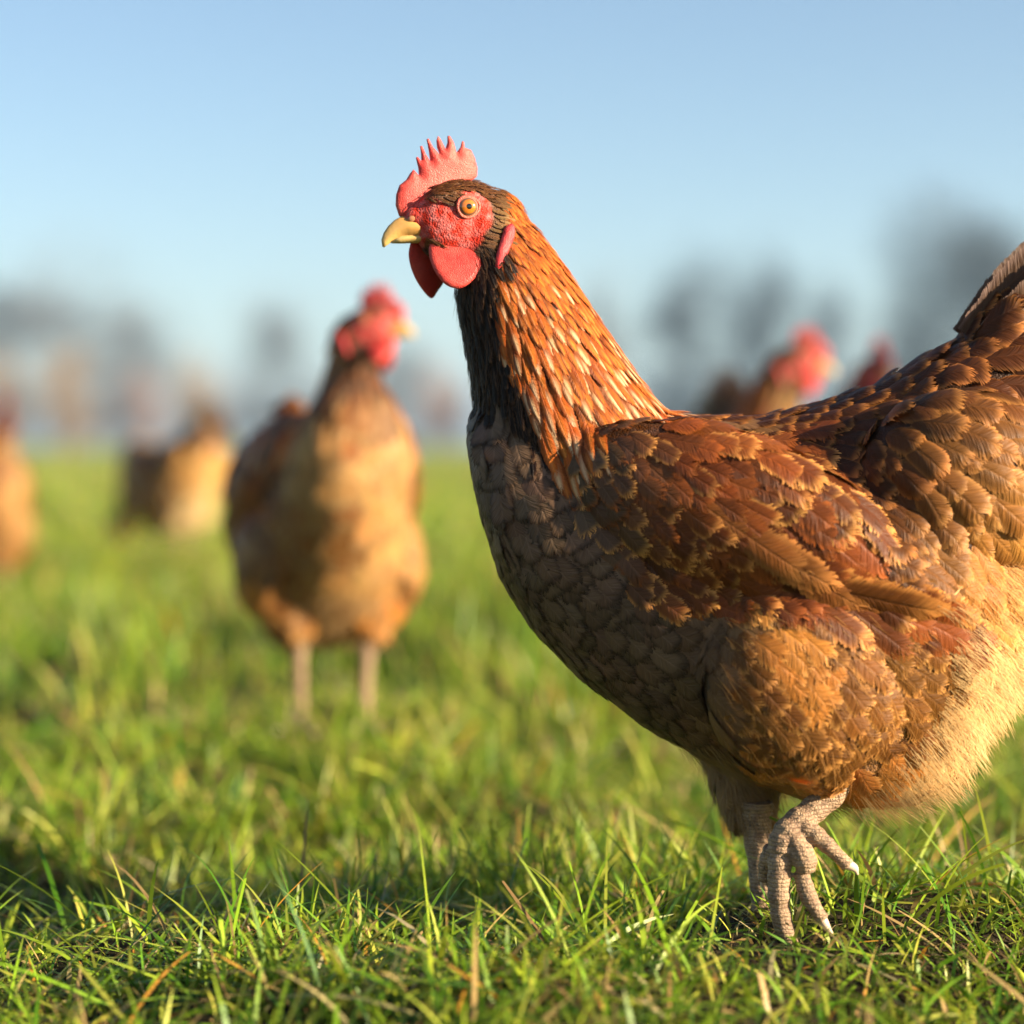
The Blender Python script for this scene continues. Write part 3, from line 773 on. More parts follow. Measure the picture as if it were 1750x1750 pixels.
        rad = p - cen; rad -= (rad * sd).sum(1)[:, None] * sd; rad /= np.linalg.norm(rad, axis=1)[:, None] + 1e-9
        nd = sd + rad * 0.25 + np.array([0, 0, -0.12])
        nk = (reg == 2) | (reg == 3)
        d[nk] = nd[nk]
        hr = s.hm[0] @ np.array([0.95, 0, -0.30])
        d[reg <= 1] = hr
        return d / (np.linalg.norm(d, axis=1)[:, None] + 1e-9)

    def sample(s, n):
        a, b, c = s.v[s.tri[:, 0]], s.v[s.tri[:, 1]], s.v[s.tri[:, 2]]
        nr = np.cross(b - a, c - a); ar = np.linalg.norm(nr, axis=1); nr /= ar[:, None] + 1e-15
        i = s.rg.choice(len(ar), n, p=ar / ar.sum()); r1 = np.sqrt(s.rg.random(n))[:, None]; r2 = s.rg.random(n)[:, None]
        return a[i] * (1 - r1) + b[i] * r1 * (1 - r2) + c[i] * r1 * r2, nr[i]

    def spread(s, p, r):
        """dart throwing with spacing r[i]; returns kept indices"""
        cell = max(1e-6, float(np.min(r))); grid = {}; keep = []
        kk = np.floor(p / cell).astype(int)
        for i in range(len(p)):
            ri = r[i]; m = int(math.ceil(ri / cell)); ok = True; kx, ky, kz = kk[i]
            for dx in range(-m, m + 1):
                for dy in range(-m, m + 1):
                    for dz in range(-m, m + 1):
                        for q in grid.get((kx + dx, ky + dy, kz + dz), ()):
                            e = p[q] - p[i]
                            if e[0] * e[0] + e[1] * e[1] + e[2] * e[2] < ri * ri: ok = False; break
                        if not ok: break
                    if not ok: break
                if not ok: break
            if ok:
                grid.setdefault((kx, ky, kz), []).append(i); keep.append(i)
        return np.array(keep, int)

    PROF = {'round': ([0, .12, .32, .54, .74, .90, 1.0], [.30, .62, .90, 1.0, .96, .70, .22]),
            'point': ([0, .15, .35, .55, .75, .90, 1.0], [.34, .66, .92, .94, .74, .42, .06])}
    def feathers(s, root, regs, L, W, lift, A, B, shaft, fray, prof='round', stiff=0.0, dirs=None, cup=0.16, base=2.0, wild=0.12):
        """every feather follows the flow over the body; returns per-feather vertex block, uv, colours"""
        n = len(root); ts, ws = Hen.PROF[prof]; K = len(ts); rg = s.rg
        P = root.copy(); V = np.empty((n, K, 5, 3)); UVs = np.empty((n, K, 5, 2))
        us = np.array([-1, -.55, 0, .55, 1])
        d0 = s.flow(P, regs) if dirs is None else dirs
        d0 = d0 + rg.normal(0, wild, (n, 3)); prev = 0.0; skew = rg.normal(0, 0.10, n); lj = rg.uniform(0.6, 1.5, n)
        nrm = np.zeros((n, 3)); d = d0
        for k in range(K):
            if k:
                if stiff < 1: d = (1 - 0.5) * d + 0.5 * (s.flow(P, regs) if dirs is None else dirs)
                P = P + d * ((ts[k] - ts[k - 1]) * L)[:, None]
            Q = np.empty((n, 3)); NN = np.empty((n, 3))
            for i in range(n):
                a = s.bvh.find_nearest(P[i])
                Q[i] = a[0]; NN[i] = a[1]
            # smooth the normal along the feather
            nrm = NN if k == 0 else nrm * 0.5 + NN * 0.5
            nrm = nrm / (np.linalg.norm(nrm, axis=1)[:, None] + 1e-9)
            P = Q * (1 - stiff) + P * stiff if k else Q
            d = d - (d * nrm).sum(1)[:, None] * nrm; d /= np.linalg.norm(d, axis=1)[:, None] + 1e-9
            t = ts[k]
            off = (base * U + lift * lj * (t ** 0.8) * (1 - 0.25 * max(0, t - 0.7) / 0.3))
            c = P + nrm * off[:, None]
            sd = np.cross(nrm, d); sd /= np.linalg.norm(sd, axis=1)[:, None] + 1e-9
            hw = W * 0.5 * ws[k]
            for q, u in enumerate(us):
                V[:, k, q] = c + sd * (u * hw + skew * W * t * t)[:, None] - nrm * (cup * u * u * hw * 2)[:, None] - d * (0.10 * u * u * hw * (t > 0.6))[:, None]
                UVs[:, k, q] = ((u + 1) / 2, t)
        nv = K * 5
        ca = np.repeat(np.concatenate([A, np.ones((n, 1))], 1)[:, None], nv, 1); cb = np.repeat(np.concatenate([B, np.ones((n, 1))], 1)[:, None], nv, 1)
        ratio = np.clip(L / W, 0.8, 6)
        fp = np.repeat(np.stack([rg.random(n), shaft, fray, ratio], 1)[:, None], nv, 1)
        return V.reshape(n, nv, 3), UVs.reshape(n, nv, 2), ca, cb, fp

    FQ = np.array([(k * 5 + q, k * 5 + q + 1, k * 5 + 5 + q + 1, k * 5 + 5 + q) for k in range(6) for q in range(4)])
    def put(s, name, blk, parent, single=False, kind='stuff', label=None):
        V, UVs, ca, cb, fp = blk; n, nv = V.shape[:2]
        if n == 0: return None
        if single:
            out = []
            for i in range(n):
                me = np_mesh(name, V[i], Hen.FQ, M_FEATHER, {'cola': ca[i], 'colb': cb[i], 'fpar': fp[i]}, UVs[i])
                out.append(new_ob(name, me, parent))
            return out
        F = (np.arange(n)[:, None, None] * nv + Hen.FQ[None]).reshape(-1, 4)
        me = np_mesh(name, V.reshape(-1, 3), F, M_FEATHER, {'cola': ca.reshape(-1, 4), 'colb': cb.reshape(-1, 4), 'fpar': fp.reshape(-1, 4)}, UVs.reshape(-1, 2))
        o = new_ob(name, me, parent)
        if kind: o['kind'] = kind
        return o

    def jit(s, c, n, v=0.18, h=0.05):
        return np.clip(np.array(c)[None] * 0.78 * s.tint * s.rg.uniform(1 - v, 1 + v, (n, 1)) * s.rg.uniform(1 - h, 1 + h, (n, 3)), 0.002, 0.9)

    def plumage(s):  # light is partly in the colours: shaded tracts darkened, sunlit ones brightened
        rg = s.rg; D = s.detail
        p, nr = s.sample(int(120000 / D ** 2))
        reg, (hx, hy) = s.region(p)
        x = p[:, 0] / U + 1320; y = 1650 - p[:, 2] / U
        nd = np.clip((y - 330) / 400, 0, 1)      # down the neck
        # name, region, spacing, length, width, lift, base, tip, shaft, fray, profile
        def tract(nm, ri, sp, L, W, lift, A, B, shaft, fray, prof='round', parent=None, single=False, extra=None, cup=0.16, wild=0.12, label=None):
            m = np.nonzero(reg == ri)[0]
            if extra is not None: m = m[extra[m]]
            if len(m) == 0: return
            f = lambda q, idx: (q[idx] if isinstance(q, np.ndarray) else np.full(len(idx), float(q)))
            k = s.spread(p[m], f(sp, m) * D * U); m = m[k]; n = len(m)
            S = D ** 0.9
            l = f(L, m) * U * rg.uniform(0.8, 1.2, n) * S; w = f(W, m) * U * rg.uniform(0.85, 1.15, n) * S
            Ac = A(m) if callable(A) else s.jit(A, n); Bc = B(m) if callable(B) else s.jit(B, n)
            blk = s.feathers(p[m], reg[m], l, w, f(lift, m) * U, Ac, Bc, f(shaft, m), f(fray, m), prof, cup=cup, wild=wild)
            s.put(nm, blk, parent or s.root, single)
            return m
        ear = np.exp(-(((hx - 852) / 26) ** 2 + ((hy - 385) / 34) ** 2))[:, None]
        tract('crown_plumage', 1, 7.0, 26, 7.5, 3, lambda m: s.jit((0.11, 0.036, 0.010), len(m), 0.4) * (1 - ear[m]) + s.jit((0.42, 0.25, 0.10), len(m)) * ear[m], (0.30, 0.125, 0.036), 0, 0.35, 'point', wild=0.15)
        tract('hackle_plumage', 2, 6.5 + 10 * nd, 34 + 82 * nd, 10 + 17 * nd, 4 + 5 * nd,
              lambda m: s.jit((0.40, 0.082, 0.009), len(m), 0.5, 0.08), lambda m: np.where((rg.random(len(m)) < np.clip(nd[m] * 1.5 - 0.42, 0.0, 0.62))[:, None], s.jit((0.92, 0.60, 0.32), len(m)), s.jit((0.74, 0.22, 0.032), len(m), 0.35)),
              np.full(len(p), 0.85), 0.32, 'point', wild=0.07)
        tract('throat_plumage', 3, 10 + 5 * nd, 34 + 30 * nd, 11 + 10 * nd, 6, lambda m: s.jit((0.40, 0.20, 0.06) if s.gold == 2 else (0.15, 0.055, 0.018) if s.gold else (0.018, 0.008, 0.005), len(m), 0.4), lambda m: s.jit((0.12, 0.055, 0.022), len(m), 0.6), 0, 0.4, 'point', wild=0.16)
        lc = lumps(p / U, 0.016, 77, 2)
        gx = np.clip((x - 1090) / 190, 0, 1)[:, None]  # near hen's front breast is darkened: its shade is put into the colour
        tract('breast_plumage', 4, 24, 80, 58, 5, lambda m: (np.where(lc[m][:, None] > 0.15, np.array([[0.55, 0.42, 0.35]]), 1.0) if s.gold else 1.0) * s.jit((0.48, 0.24, 0.08) if s.gold else (0.175, 0.10, 0.06), len(m), 0.28) * (1 - gx[m]) + s.jit((0.26, 0.11, 0.028), len(m), 0.25) * gx[m], lambda m: s.jit((0.52, 0.33, 0.15) if s.gold else (0.030, 0.016, 0.009), len(m), 0.25) * (1 - gx[m]) + s.jit((0.2, 0.085, 0.024), len(m), 0.25) * gx[m], 0, 0.36, 'round', cup=0.04, wild=0.10)
        # wings: a mesh of long flight feathers that carries its covert feathers one by one
        for sg in (-1, 1):
            n = 11 if D < 1.5 else 7; i = np.arange(n) / (n - 1)
            rt = np.stack([1170 + 150 * i, 850 + 125 * i, np.full(n, 999.0)], 1)
            rts = np.array([s.side_hit(a, b, sg) for a, b, _ in rt])
            dr = np.stack([np.full(n, 0.92), np.zeros(n), -(0.60 - 0.36 * i)], 1); dr /= np.linalg.norm(dr, axis=1)[:, None]
            blk = s.feathers(rts, np.full(n, 5), (225.0 + 45 * i) * U * rg.uniform(.95, 1.05, n), np.full(n, 72.0) * U, np.full(n, 11.0) * U, s.jit((0.25, 0.08, 0.017), n, 0.4), s.jit((0.60, 0.24, 0.06), n, 0.4), np.zeros(n), np.full(n, 0.3), 'round', stiff=0.2, dirs=dr, wild=0.04, base=5, cup=0.08)
            w = s.put('wing', blk, s.root, kind=None)
            wx = np.clip((x - 985) / 130, 0, 1)[:, None]
            sel = (p[:, 1] * sg > 0)
            one = s.near and sg < 0
            dn = np.clip((x - 980) / 420, 0, 1)
            tract('feather' if one else 'covert_plumage', 5, 21 + 9 * dn, 72 + 48 * dn, 46 + 22 * dn, 8 + 3 * dn,
                  lambda m: s.jit((0.19, 0.047, 0.009), len(m), 0.5, 0.06) * wx[m] + s.jit((0.13, 0.075, 0.042), len(m)) * (1 - wx[m]), lambda m: np.where((rg.random(len(m)) < 0.5)[:, None], s.jit((0.92, 0.40, 0.10), len(m), 0.25), s.jit((0.40, 0.105, 0.018), len(m), 0.4)), 0, 0.42, 'round', cup=0.07, parent=w, single=one, extra=sel, wild=0.13)
        tn = np.clip((x - 1350) / 350, 0, 1); dw = np.clip((y - 700) / 220, 0, 1)
        gd = (np.clip((x - 1440) / 260, 0, 1) * np.clip((y - 660) / 200, 0, 1))[:, None]
        tract('saddle_plumage', 6, 21 + 15 * tn, 70 + 36 * tn, 48 + 40 * tn, 8 + 9 * tn,
              lambda m: s.jit((0.085, 0.025, 0.006), len(m), 0.4) * (1 - gd[m]) + s.jit((0.60, 0.25, 0.05), len(m), 0.25) * gd[m], lambda m: s.jit((0.46, 0.17, 0.04), len(m), 0.4) * (1 - gd[m]) + s.jit((0.85, 0.46, 0.14), len(m), 0.25) * gd[m], 0, 0.3, 'round', cup=0.17, wild=0.14)
        tract('rump_plumage', 7, 34, 120, 74, 14, (0.58, 0.27, 0.065), (0.72, 0.42, 0.14), 0, 0.32, 'round', cup=0.22, wild=0.16)
        tb = lumps(p / U, 0.021, 55, 2)
        tract('thigh_plumage', 8, 27, 76, 60, 7, lambda m: s.jit((0.54, 0.20, 0.036), len(m), 0.25) * np.where(tb[m] > 0.1, 0.36, 1.0)[:, None], lambda m: s.jit((0.78, 0.36, 0.095), len(m), 0.25), 0, 0.5, 'round', cup=0.06, wild=0.14)
        tract('vent_plumage', 9, 30, 115, 84, 8, (0.70, 0.41, 0.15), (0.90, 0.62, 0.30), 0, 0.42, 'round', cup=0.08, wild=0.2)
        tract('belly_plumage', 10, 26, 70, 44, 6, (0.34, 0.185, 0.075), (0.42, 0.25, 0.11), 0, 0.5, 'round', cup=0.06, wild=0.2)
        # tail fan
        n = 12; tl = []
        i = np.repeat(np.arange(n // 2) / (n / 2 - 1), 2); sg = np.tile([-1, 1], n // 2)
        rt = locs(np.stack([1645 + 75 * i, 572 + 110 * i, sg * (18 + 46 * i)], 1))
        up = s.tail_up
        ang = np.radians(51 + up - 28 * i)
        dr = np.stack([np.cos(ang), sg * (0.06 + 0.22 * i), np.sin(ang)], 1); dr /= np.linalg.norm(dr, axis=1)[:, None]
        L = (330 - 50 * i) * U; W = np.full(n, 68.0) * U
        tailb = s.free_feathers(rt, dr, np.stack([np.zeros(n) + 0.25, sg * -1.0, np.zeros(n)], 1), L, W, s.jit((0.45, 0.26, 0.12) if s.pose == 'down' else (0.10, 0.045, 0.022), n), np.where((i > 0.3)[:, None], s.jit((0.50, 0.36, 0.24), n), s.jit((0.20, 0.12, 0.09), n)))
        m0 = tuple(q[:2] for q in tailb); m1 = tuple(q[2:] for q in tailb)
        tp = s.put('tail', m0, s.root, kind=None)
        s.put('feather', m1, tp, single=True)
        # downy strands over vent, thigh and belly, a few on breast and neck edges
        q, qn = s.sample(int(130000 / D ** 2)); rq, _ = s.region(q)
        wgt = np.array([0.05, .0, .06, .2, .0, .0, .0, .18, .06, .42, .5])[rq]
        m = rg.random(len(q)) < wgt; q, qn, rq = q[m], qn[m], rq[m]; n = len(q)
        d = s.flow(q, rq); d = d - (d * qn).sum(1)[:, None] * qn; d /= np.linalg.norm(d, axis=1)[:, None] + 1e-9
        lifts = np.array([.3, .1, .12, .2, .1, .1, .1, .2, .14, .34, .34])[rq]
        d = d + qn * (lifts * rg.uniform(0.5, 1.5, n))[:, None] + rg.normal(0, 0.13, (n, 3)); d /= np.linalg.norm(d, axis=1)[:, None]
        ln = np.array([7, 12, 16, 22, 22, 22, 26, 46, 30, 54, 40])[rq] * U * rg.uniform(0.6, 1.4, n)
        wd = np.array([.8, 1, 1, 1.1, 1.1, 1.1, 1.1, .9, .9, .9, 1.0])[rq] * U * D
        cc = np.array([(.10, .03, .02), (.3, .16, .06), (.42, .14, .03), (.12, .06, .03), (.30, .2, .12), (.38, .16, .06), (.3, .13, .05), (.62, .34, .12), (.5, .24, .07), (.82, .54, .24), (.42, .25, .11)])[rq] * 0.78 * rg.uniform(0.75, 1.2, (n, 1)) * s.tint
        off = np.array([0, 3, 6, 6, 9, 9, 10, 12, 7, 7, 4])[rq] * U
        st = q + qn * off[:, None]
        sd = np.cross(qn, d); sd /= np.linalg.norm(sd, axis=1)[:, None] + 1e-9
        V = np.empty((n, 7, 3)); droop = np.array([0, 0, -1.0])
        for k, (t, w) in enumerate(((0, .8), (.4, 1.0), (.75, .7))):
            c = st + d * (ln * t)[:, None] - qn * (0.25 * ln * t * t * lifts)[:, None] + droop * (0.12 * ln * t * t)[:, None]
            V[:, 2 * k] = c - sd * (wd * w * .5)[:, None]; V[:, 2 * k + 1] = c + sd * (wd * w * .5)[:, None]
        V[:, 6] = st + d * ln[:, None] - qn * (0.25 * ln * lifts)[:, None] + droop * (0.12 * ln)[:, None]
        F = np.concatenate([(np.arange(n)[:, None] * 7 + np.array(a)[None]) for a in ((0, 1, 3), (0, 3, 2), (2, 3, 5), (2, 5, 4), (4, 5, 6))])
        col = np.repeat(np.concatenate([cc, np.ones((n, 1))], 1)[:, None], 7, 1)
        o = new_ob('down_fluff', np_mesh('down_fluff', V.reshape(-1, 3), F, M_DOWN, {'cola': col.reshape(-1, 4)}), s.root); o['kind'] = 'stuff'

    def side_hit(s, px, py, sg):
        o = loc(px, py, 600 * sg)
        h = s.bvh.ray_cast(Vector(o), Vector((0, -sg, 0)))
        return np.array(h[0]) if h[0] is not None else loc(px, py, 200 * sg)

    def free_feathers(s, root, d, side, L, W, A, B):
        n = len(root); ts, ws = Hen.PROF['round']; K = 7; rg = s.rg; us = np.array([-1, -.55, 0, .55, 1])
        V = np.empty((n, K, 5, 3)); UVs = np.empty((n, K, 5, 2))
        d = d.copy(); P = root.copy()
        nrm = side - (side * d).sum(1)[:, None] * d; nrm /= np.linalg.norm(nrm, axis=1)[:, None]
        for k in range(K):
            if k: P = P + d * ((ts[k] - ts[k - 1]) * L)[:, None]; d = d + np.array([0.05, 0, -0.045]); d /= np.linalg.norm(d, axis=1)[:, None]
            sd = np.cross(nrm, d); sd /= np.linalg.norm(sd, axis=1)[:, None]; hw = W * .5 * max(ws[k], 0.5 if k < 2 else 0)
            for q, u in enumerate(us):
                V[:, k, q] = P + sd * (u * hw)[:, None] - nrm * (0.25 * u * u * hw)[:, None]; UVs[:, k, q] = ((u + 1) / 2, ts[k])
        nv = K * 5
        rep = lambda c: np.repeat(np.concatenate([c, np.ones((n, 1))], 1)[:, None], nv, 1)
        fp = np.repeat(np.stack([rg.random(n), np.zeros(n), np.full(n, .14), L / W], 1)[:, None], nv, 1)
        return V.reshape(n, nv, 3), UVs.reshape(n, nv, 2), rep(A), rep(B), fp

    def head_parts(s):
        def slab(name, outline, thick, mat, mid=0.0, lean=0.0, rnd=0.5, dome=0.0, leanx=0.0, soft=False):
            """a fleshy blade: outline in side view, thickness falling towards the edge"""
            o = np.array(outline, float)
            if soft:
                o = np.array(smooth_path(np.vstack([o, o[:1]]), np.ones(len(o) + 1), 5)[0][:-1])
            q = np.vstack([o, o[:1]]); pts = []
            for i in range(len(o)):
                m = max(1, int(np.linalg.norm(q[i + 1] - q[i]) / 3.0))
                pts += [q[i] + (q[i + 1] - q[i]) * j / m for j in range(m)]
            o = np.array(pts)
            import bmesh
            from mathutils.geometry import delaunay_2d_cdt
            gx, gy = np.meshgrid(np.arange(o[:, 0].min(), o[:, 0].max(), 4.0), np.arange(o[:, 1].min(), o[:, 1].max(), 4.0))
            G = np.stack([gx.ravel(), gy.ravel()], 1) + np.random.default_rng(3).uniform(-.8, .8, (gx.size, 2))
            G = G[in_poly(G[:, 0], G[:, 1], [tuple(q_) for q_ in o])]
            G = G[np.linalg.norm(G[:, None] - o[None], axis=2).min(1) > 2.0]
            allp = np.concatenate([o, G]); no = len(o)
            cv, ce, cf, _, _, _ = delaunay_2d_cdt([Vector(q_) for q_ in allp], [(k_, (k_ + 1) % no) for k_ in range(no)], [list(range(no))], 1, 1e-5)
            P = np.array([tuple(q_) for q_ in cv]); F = np.array([f_ for f_ in cf if len(f_) == 3])
            # distance to outline
            a = o; b = np.roll(o, -1, 0); ab = b - a
            t = np.clip(((P[:, None] - a[None]) * ab[None]).sum(2) / (ab ** 2).sum(1)[None], 0, 1)
            dist = np.linalg.norm(P[:, None] - (a[None] + t[..., None] * ab[None]), axis=2).min(1)
            h = 1.0 + thick * np.clip(dist / (thick * 2.2), 0, 1) ** rnd + dome * np.clip(dist / 35, 0, 1) ** 0.6
            wob = 1.6 * lumps(P, 0.03, 91, 1) * min(1.0, np.ptp(P[:, 0]) / 90)
            y0 = mid + lean * (P[:, 1] - P[:, 1].min()) + leanx * (P[:, 0] - P[:, 0].min()) + wob
            nP = len(P)
            V = np.concatenate([np.stack([P[:, 0], P[:, 1], y0 - h], 1), np.stack([P[:, 0], P[:, 1], y0 + h], 1)])
            ii = np.arange(no); jj = (ii + 1) % no
            FF = np.concatenate([F, F[:, ::-1] + nP, np.stack([ii, jj, jj + nP], 1), np.stack([ii, jj + nP, ii + nP], 1)])
            V3 = s.H(locs(V))
            mm = np_mesh(name, V3, FF, mat)
            bm = bmesh.new(); bm.from_mesh(mm); bmesh.ops.recalc_face_normals(bm, faces=bm.faces); bm.to_mesh(mm); bm.free()
            for pl in mm.polygons: pl.use_smooth = True
            return new_ob(name, mm, s.root)
        z = lambda a: [(600 + q / 4.375, 200 + w / 4.375) for q, w in a]
        slab('comb', z([(350, 760), (322, 680), (325, 600), (350, 530), (400, 490), (430, 440), (455, 412), (478, 436), (497, 456), (492, 400), (474, 322), (488, 316), (514, 348), (514, 290), (506, 236), (522, 234), (548, 295), (582, 348),
            (572, 270), (556, 182), (570, 176), (602, 240), (654, 295), (634, 240), (630, 190), (642, 156), (660, 178), (697, 252), (712, 205), (714, 154), (730, 152), (760, 200), (780, 278), (812, 232), (822, 190), (836, 192), (842, 238), (890, 254), (918, 310),
            (940, 390), (935, 450), (850, 520), (720, 570), (600, 680), (480, 780)]), 6.5, M_COMB, 0, 0, 0.6)
        for sg in (-1, 1):
            if s.near or True:
                out = [(575, 925), (620, 915), (700, 950), (800, 985), (880, 1020), (925, 1090), (915, 1160), (860, 1235), (790, 1290), (720, 1302), (650, 1270), (590, 1190), (555, 1090), (552, 1000)]
                if sg > 0: out = [(450, 950), (560, 930), (640, 960), (730, 1050), (740, 1200), (690, 1290), (650, 1345), (600, 1320), (520, 1230), (465, 1130), (440, 1030)]
                slab('wattle', z(out), 3.2, M_WATTLE, sg * 17, sg * 0.30, 0.6, dome=2.5, leanx=sg * 0.2, soft=True)
            # ear lobe
            slab('ear_lobe', z([(1090, 850), (1140, 820), (1165, 850), (1160, 920), (1120, 1010), (1080, 1100), (1035, 1160), (1010, 1150), (1015, 1080), (1045, 980)]), 2.5, M_LOBE, sg * 57, sg * 0.15, 0.6, dome=4, soft=True)
        # eyes
        for sg in (-1, 1):
            c = loc(788.5, 360, sg * 43.0)
            v, f = ellipsoid((0, 0, 0), np.array([19, 13, 19]) * U, None, 32, 20)
            me = np_mesh('eye', v @ s.hm[0].T, f, M_EYE)
            # keep the eye's own frame so the iris stays centred
            me = np_mesh('eye', v, f, M_EYE)
            e = new_ob('eye', me, s.root); e.matrix_basis = Matrix.Translation(Vector(s.H(c[None])[0])) @ Matrix(s.hm[0].tolist()).to_4x4()
            rings = []
            for j in range(40):
                a = 2 * math.pi * j / 40; bq = np.linspace(0, 2 * math.pi, 8, endpoint=False)
                R0 = 18.6 + 0.8 * math.sin(3 * a + 1); rr = 3.0
                rings.append(np.stack([(R0 + rr * np.cos(bq)) * math.cos(a), sg * (4.6 + rr * np.sin(bq) * 0.9), (R0 + rr * np.cos(bq)) * math.sin(a) * 0.94], 1) * U)
            V = np.concatenate(rings); F = np.array([(j * 8 + q, j * 8 + (q + 1) % 8, ((j + 1) % 40) * 8 + (q + 1) % 8, ((j + 1) % 40) * 8 + q) for j in range(40) for q in range(8)])
            new_ob('eyelid', np_mesh('eyelid', V, F, M_LID), e)
        # beak: upper and lower mandible lofted from base to tip
        def mand(secs, tipc, basec):
            rings = []; cols = []
            for i, (cx, cy, hz, hy, tl) in enumerate(secs):
                t = np.linspace(0, 2 * math.pi, 20, endpoint=False)
                ux, uz = math.sin(tl), math.cos(tl)
                rings.append(locs(np.stack([cx + ux * hz * np.sin(t), cy - uz * hz * np.sin(t), hy * np.cos(t) * (1 - 0.35 * np.clip(np.sin(t), 0, 1))], 1)))
                k = i / (len(secs) - 1)
                cols.append(np.tile(np.array(basec) * (1 - k) + np.array(tipc) * k, (20, 1)))
            v, f = loft(rings)
            c = np.concatenate(cols + [cols[0][:1], cols[-1][:1]]); c = np.concatenate([c, np.ones((len(c), 1))], 1)
            me = np_mesh('beak', s.H(v), f, M_BEAK, {'cola': c}); 
            return me
        up = [(770, 404, 5, 12, .1), (738, 399, 11, 21, .05), (706, 391, 20, 22, -.1), (690, 391, 19, 17.5, -.3), (678, 395, 16, 13, -.45), (668, 402, 13.5, 10, -.6), (660, 410, 10.5, 7, -.75), (654.5, 418, 7, 4.5, -.9), (652, 426, 2, 1.5, -1.0)]
        b = new_ob('beak', mand(up, (0.60, 0.40, 0.14), (0.48, 0.21, 0.045)), s.root)
        lo = [(756, 412, 8, 14, .1), (725, 409, 9.5, 18, .12), (700, 409.5, 9.5, 14, .12), (682, 412, 8, 10, .12), (667, 416, 4, 5, .1)]
        new_ob('lower_beak', mand(lo, (0.58, 0.42, 0.17), (0.5, 0.3, 0.08)), b)
        for sg in (-1, 1):
            v, f = ellipsoid(loc(704, 378, sg * 14), np.array([13, 5.5, 7]) * U, Matrix.Rotation(math.radians(-12), 3, 'Y'))
            c = np.tile([0.42, 0.17, 0.08, 1], (len(v), 1)); new_ob('nostril', np_mesh('nostril', s.H(v), f, M_BEAK, {'cola': c}), b)
            v, f = ellipsoid(loc(710, 378, sg * 18.2), np.array([5, 2.5, 2.4]) * U, Matrix.Rotation(math.radians(-12), 3, 'Y'), 12, 8)
            new_ob('nostril_hole', np_mesh('nostril_hole', s.H(v), f, M_HOLE), b)

    def foot(s, name, tubes, claws, voxel=2.6):
        parts = []
        for pts, rad in tubes:
            P, r = smooth_path(locs(pts), np.array(rad, float) * U, 6)
            # knuckled toes
            r = [q * (1 + 0.05 * math.sin(i * 1.9 + len(tubes)) + s.rg.normal(0, 0.025)) for i, q in enumerate(r)]
            parts.append(tube(P, r, 12))
        v, f = join_parts(parts)
        me = remesh(v, f, voxel * U, 2); me.materials.clear(); me.materials.append(M_LEG)
        o = new_ob(name, me, s.root)
        for pts, rad in claws:
            P, r = smooth_path(locs(pts), np.array(rad, float) * U, 5); v, f = tube(P, r, 8)
            new_ob('claw', np_mesh('claw', v, f, M_CLAW), o)
        return o

    def stand_leg(s, hx, hy, hl, gx, gl, voxel):
        g = 1646
        tb = [([(hx, hy - 40, hl), (hx, hy, hl), ((hx + gx) / 2 + 4, (hy + g) / 2, (hl + gl) / 2), (gx, g - 22, gl)], [30, 27, 20, 23]),
              ([(gx, g - 24, gl), (gx - 50, g - 12, gl), (gx - 110, g - 9, gl), (gx - 165, g - 6, gl)], [21, 17, 14, 10]),
              ([(gx, g - 22, gl), (gx - 45, g - 12, gl - 40), (gx - 95, g - 8, gl - 85)], [18, 15, 10]),
              ([(gx, g - 22, gl), (gx - 45, g - 12, gl + 40), (gx - 95, g - 8, gl + 85)], [18, 15, 10]),
              ([(gx, g - 24, gl), (gx + 40, g - 10, gl), (gx + 70, g - 6, gl)], [17, 13, 8])]
        cl = [([(gx - 160, g - 6, gl), (gx - 185, g - 8, gl), (gx - 205, g - 1, gl)], [8, 6, 1.5]), ([(gx - 90, g - 8, gl - 82), (gx - 108, g - 9, gl - 100), (gx - 120, g - 1, gl - 112)], [8, 6, 1.5]),
              ([(gx - 90, g - 8, gl + 82), (gx - 108, g - 9, gl + 100), (gx - 120, g - 1, gl + 112)], [8, 6, 1.5]), ([(gx + 66, g - 6, gl), (gx + 82, g - 6, gl), (gx + 92, g, gl)], [7, 5, 1.5])]
        return s.foot('leg', tb, cl, voxel)

    def legs(s, step):
        if not step:
            v = 8.0
            s.stand_leg(1325, 1375, -108, 1325 - 20, -95, v); s.stand_leg(1325, 1375, 108, 1325 + 30, 95, v)
            return
        # far leg carries the hen
        s.stand_leg(1298, 1415, 40, 1304, 5, 2.8)
        # near leg is lifted: shank foreshortened towards the viewer, toes hanging
        tb = [([(1418, 1270, -150), (1402, 1325, -150), (1360, 1362, -162), (1322, 1392, -178), (1312, 1422, -184)], [28, 25, 23, 25, 23]),
              ([(1330, 1395, -190), (1347, 1430, -200), (1350, 1450, -200)], [16, 21, 15]),                                         # pad
              ([(1350, 1380, -180), (1378, 1402, -192), (1400, 1422, -196), (1418, 1440, -197)], [18, 15, 12, 11.5]),                   # hind toe
              ([(1342, 1450, -192), (1352, 1485, -200), (1364, 1508, -204), (1376, 1526, -204)], [13, 15, 12, 11.5]),                   # inner toe
              ([(1312, 1410, -184), (1308, 1450, -190), (1308, 1500, -190), (1318, 1550, -186), (1334, 1578, -182)], [19, 19.5, 18, 16, 12]),   # middle toe
              ([(1302, 1420, -172), (1290, 1445, -160), (1287, 1475, -150)], [18, 13, 9])]                                          # outer toe
        cl = [([(1416, 1438, -197), (1428, 1444, -198), (1434, 1455, -197)], [9, 7, 1.5]), ([(1374, 1524, -204), (1383, 1538, -206), (1392, 1548, -204)], [9, 6, 1.5]),
              ([(1332, 1576, -182), (1342, 1588, -186), (1346, 1602, -186)], [9, 7, 1.5]), ([(1288, 1470, -150), (1286, 1482, -146), (1290, 1492, -144)], [6, 4, 1.2])]
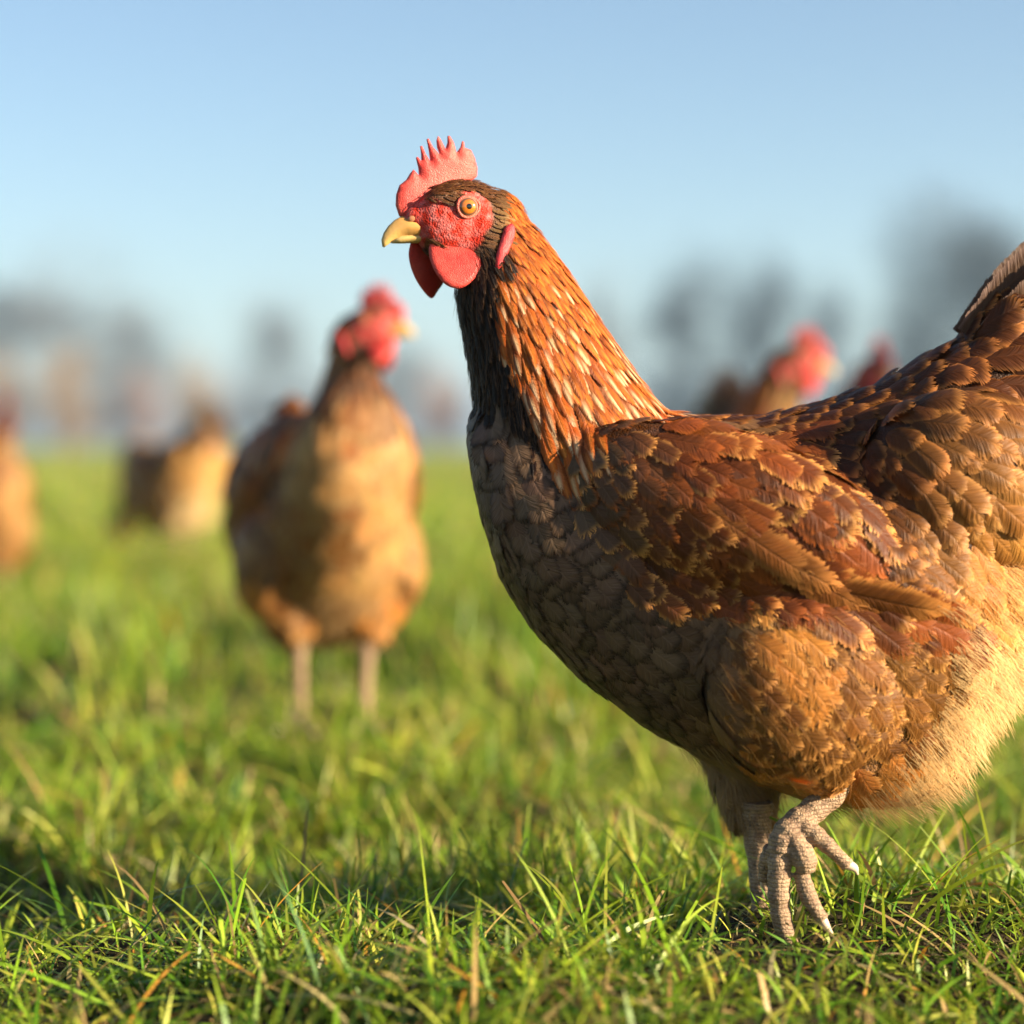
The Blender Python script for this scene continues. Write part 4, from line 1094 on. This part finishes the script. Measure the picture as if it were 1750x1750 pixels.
        s.foot('leg', tb, cl, 2.4)

def place(px, dist):
    return ((px - 875.0) * dist / FPX, dist)

def stand(px, dist):
    x, y = place(px, dist)
    return (x, y, float(ground_height(np.array([x]), np.array([y]))[0]))

HG = 'brown hens on the pasture'
Hen('hen', 'large sharp brown hen in front, one foot lifted, yellow beak and red comb', HG, (445 * U, DIST, 0.0), math.radians(0), turn=math.radians(14), near=True, step=True, voxel=4.0, detail=1.0)
Hen('hen', 'brown hen behind the near hen, facing the viewer, head turned right', HG, stand(570, 1.91), math.radians(108), 0.94, turn=math.radians(54), pitch=math.radians(15), voxel=13, detail=1.9, neck=0.55, gold=1, tail_up=-75)
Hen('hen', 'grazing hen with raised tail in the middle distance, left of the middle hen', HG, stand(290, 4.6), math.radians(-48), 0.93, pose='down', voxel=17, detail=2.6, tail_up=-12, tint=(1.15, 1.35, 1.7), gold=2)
Hen('hen', 'hen cut off by the left edge of the picture, head raised', HG, stand(-22, 3.9), math.radians(116), 0.92, turn=math.radians(10), voxel=17, detail=2.6, neck=0.72, pitch=math.radians(8), tail_up=-60, gold=2)
Hen('hen', 'hen with dark head and golden neck rising behind the near hen\'s back', HG, stand(1150, 2.5), math.radians(148), 0.96, turn=math.radians(20), voxel=15, detail=2.2, neck=0.98, gold=2)
Hen('hen', 'hen of which only the pink comb and head show behind the near hen\'s back', HG, stand(1360, 2.8), math.radians(118), 1.0, turn=math.radians(0), voxel=17, detail=2.6, gold=2, neck=0.92)

# ------------------------------------------------------------------ the air over the field
def haze_box():
    x0, x1, y0, y1, z0, z1 = -1500.0, 1500.0, -60.0, 1200.0, -2.0, 27.0
    v = np.array([(x, y, z) for z in (z0, z1) for y in (y0, y1) for x in (x0, x1)])
    f = np.array([(0, 2, 3, 1), (4, 5, 7, 6), (0, 1, 5, 4), (2, 6, 7, 3), (0, 4, 6, 2), (1, 3, 7, 5)])
    t = NT('haze')
    vol = t.n('VolumePrincipled', {'Color': (0.5, 0.74, 1.0, 1), 'Density': 0.0013, 'Anisotropy': 0.2}).outputs[0]
    t.t.links.new(vol, t.out.inputs['Volume'])
    o = new_ob('haze', np_mesh('haze', v, f, t.m, smooth=False))
    tag(o, 'thin bluish haze lying over the field', 'haze', kind='stuff')
haze_box()
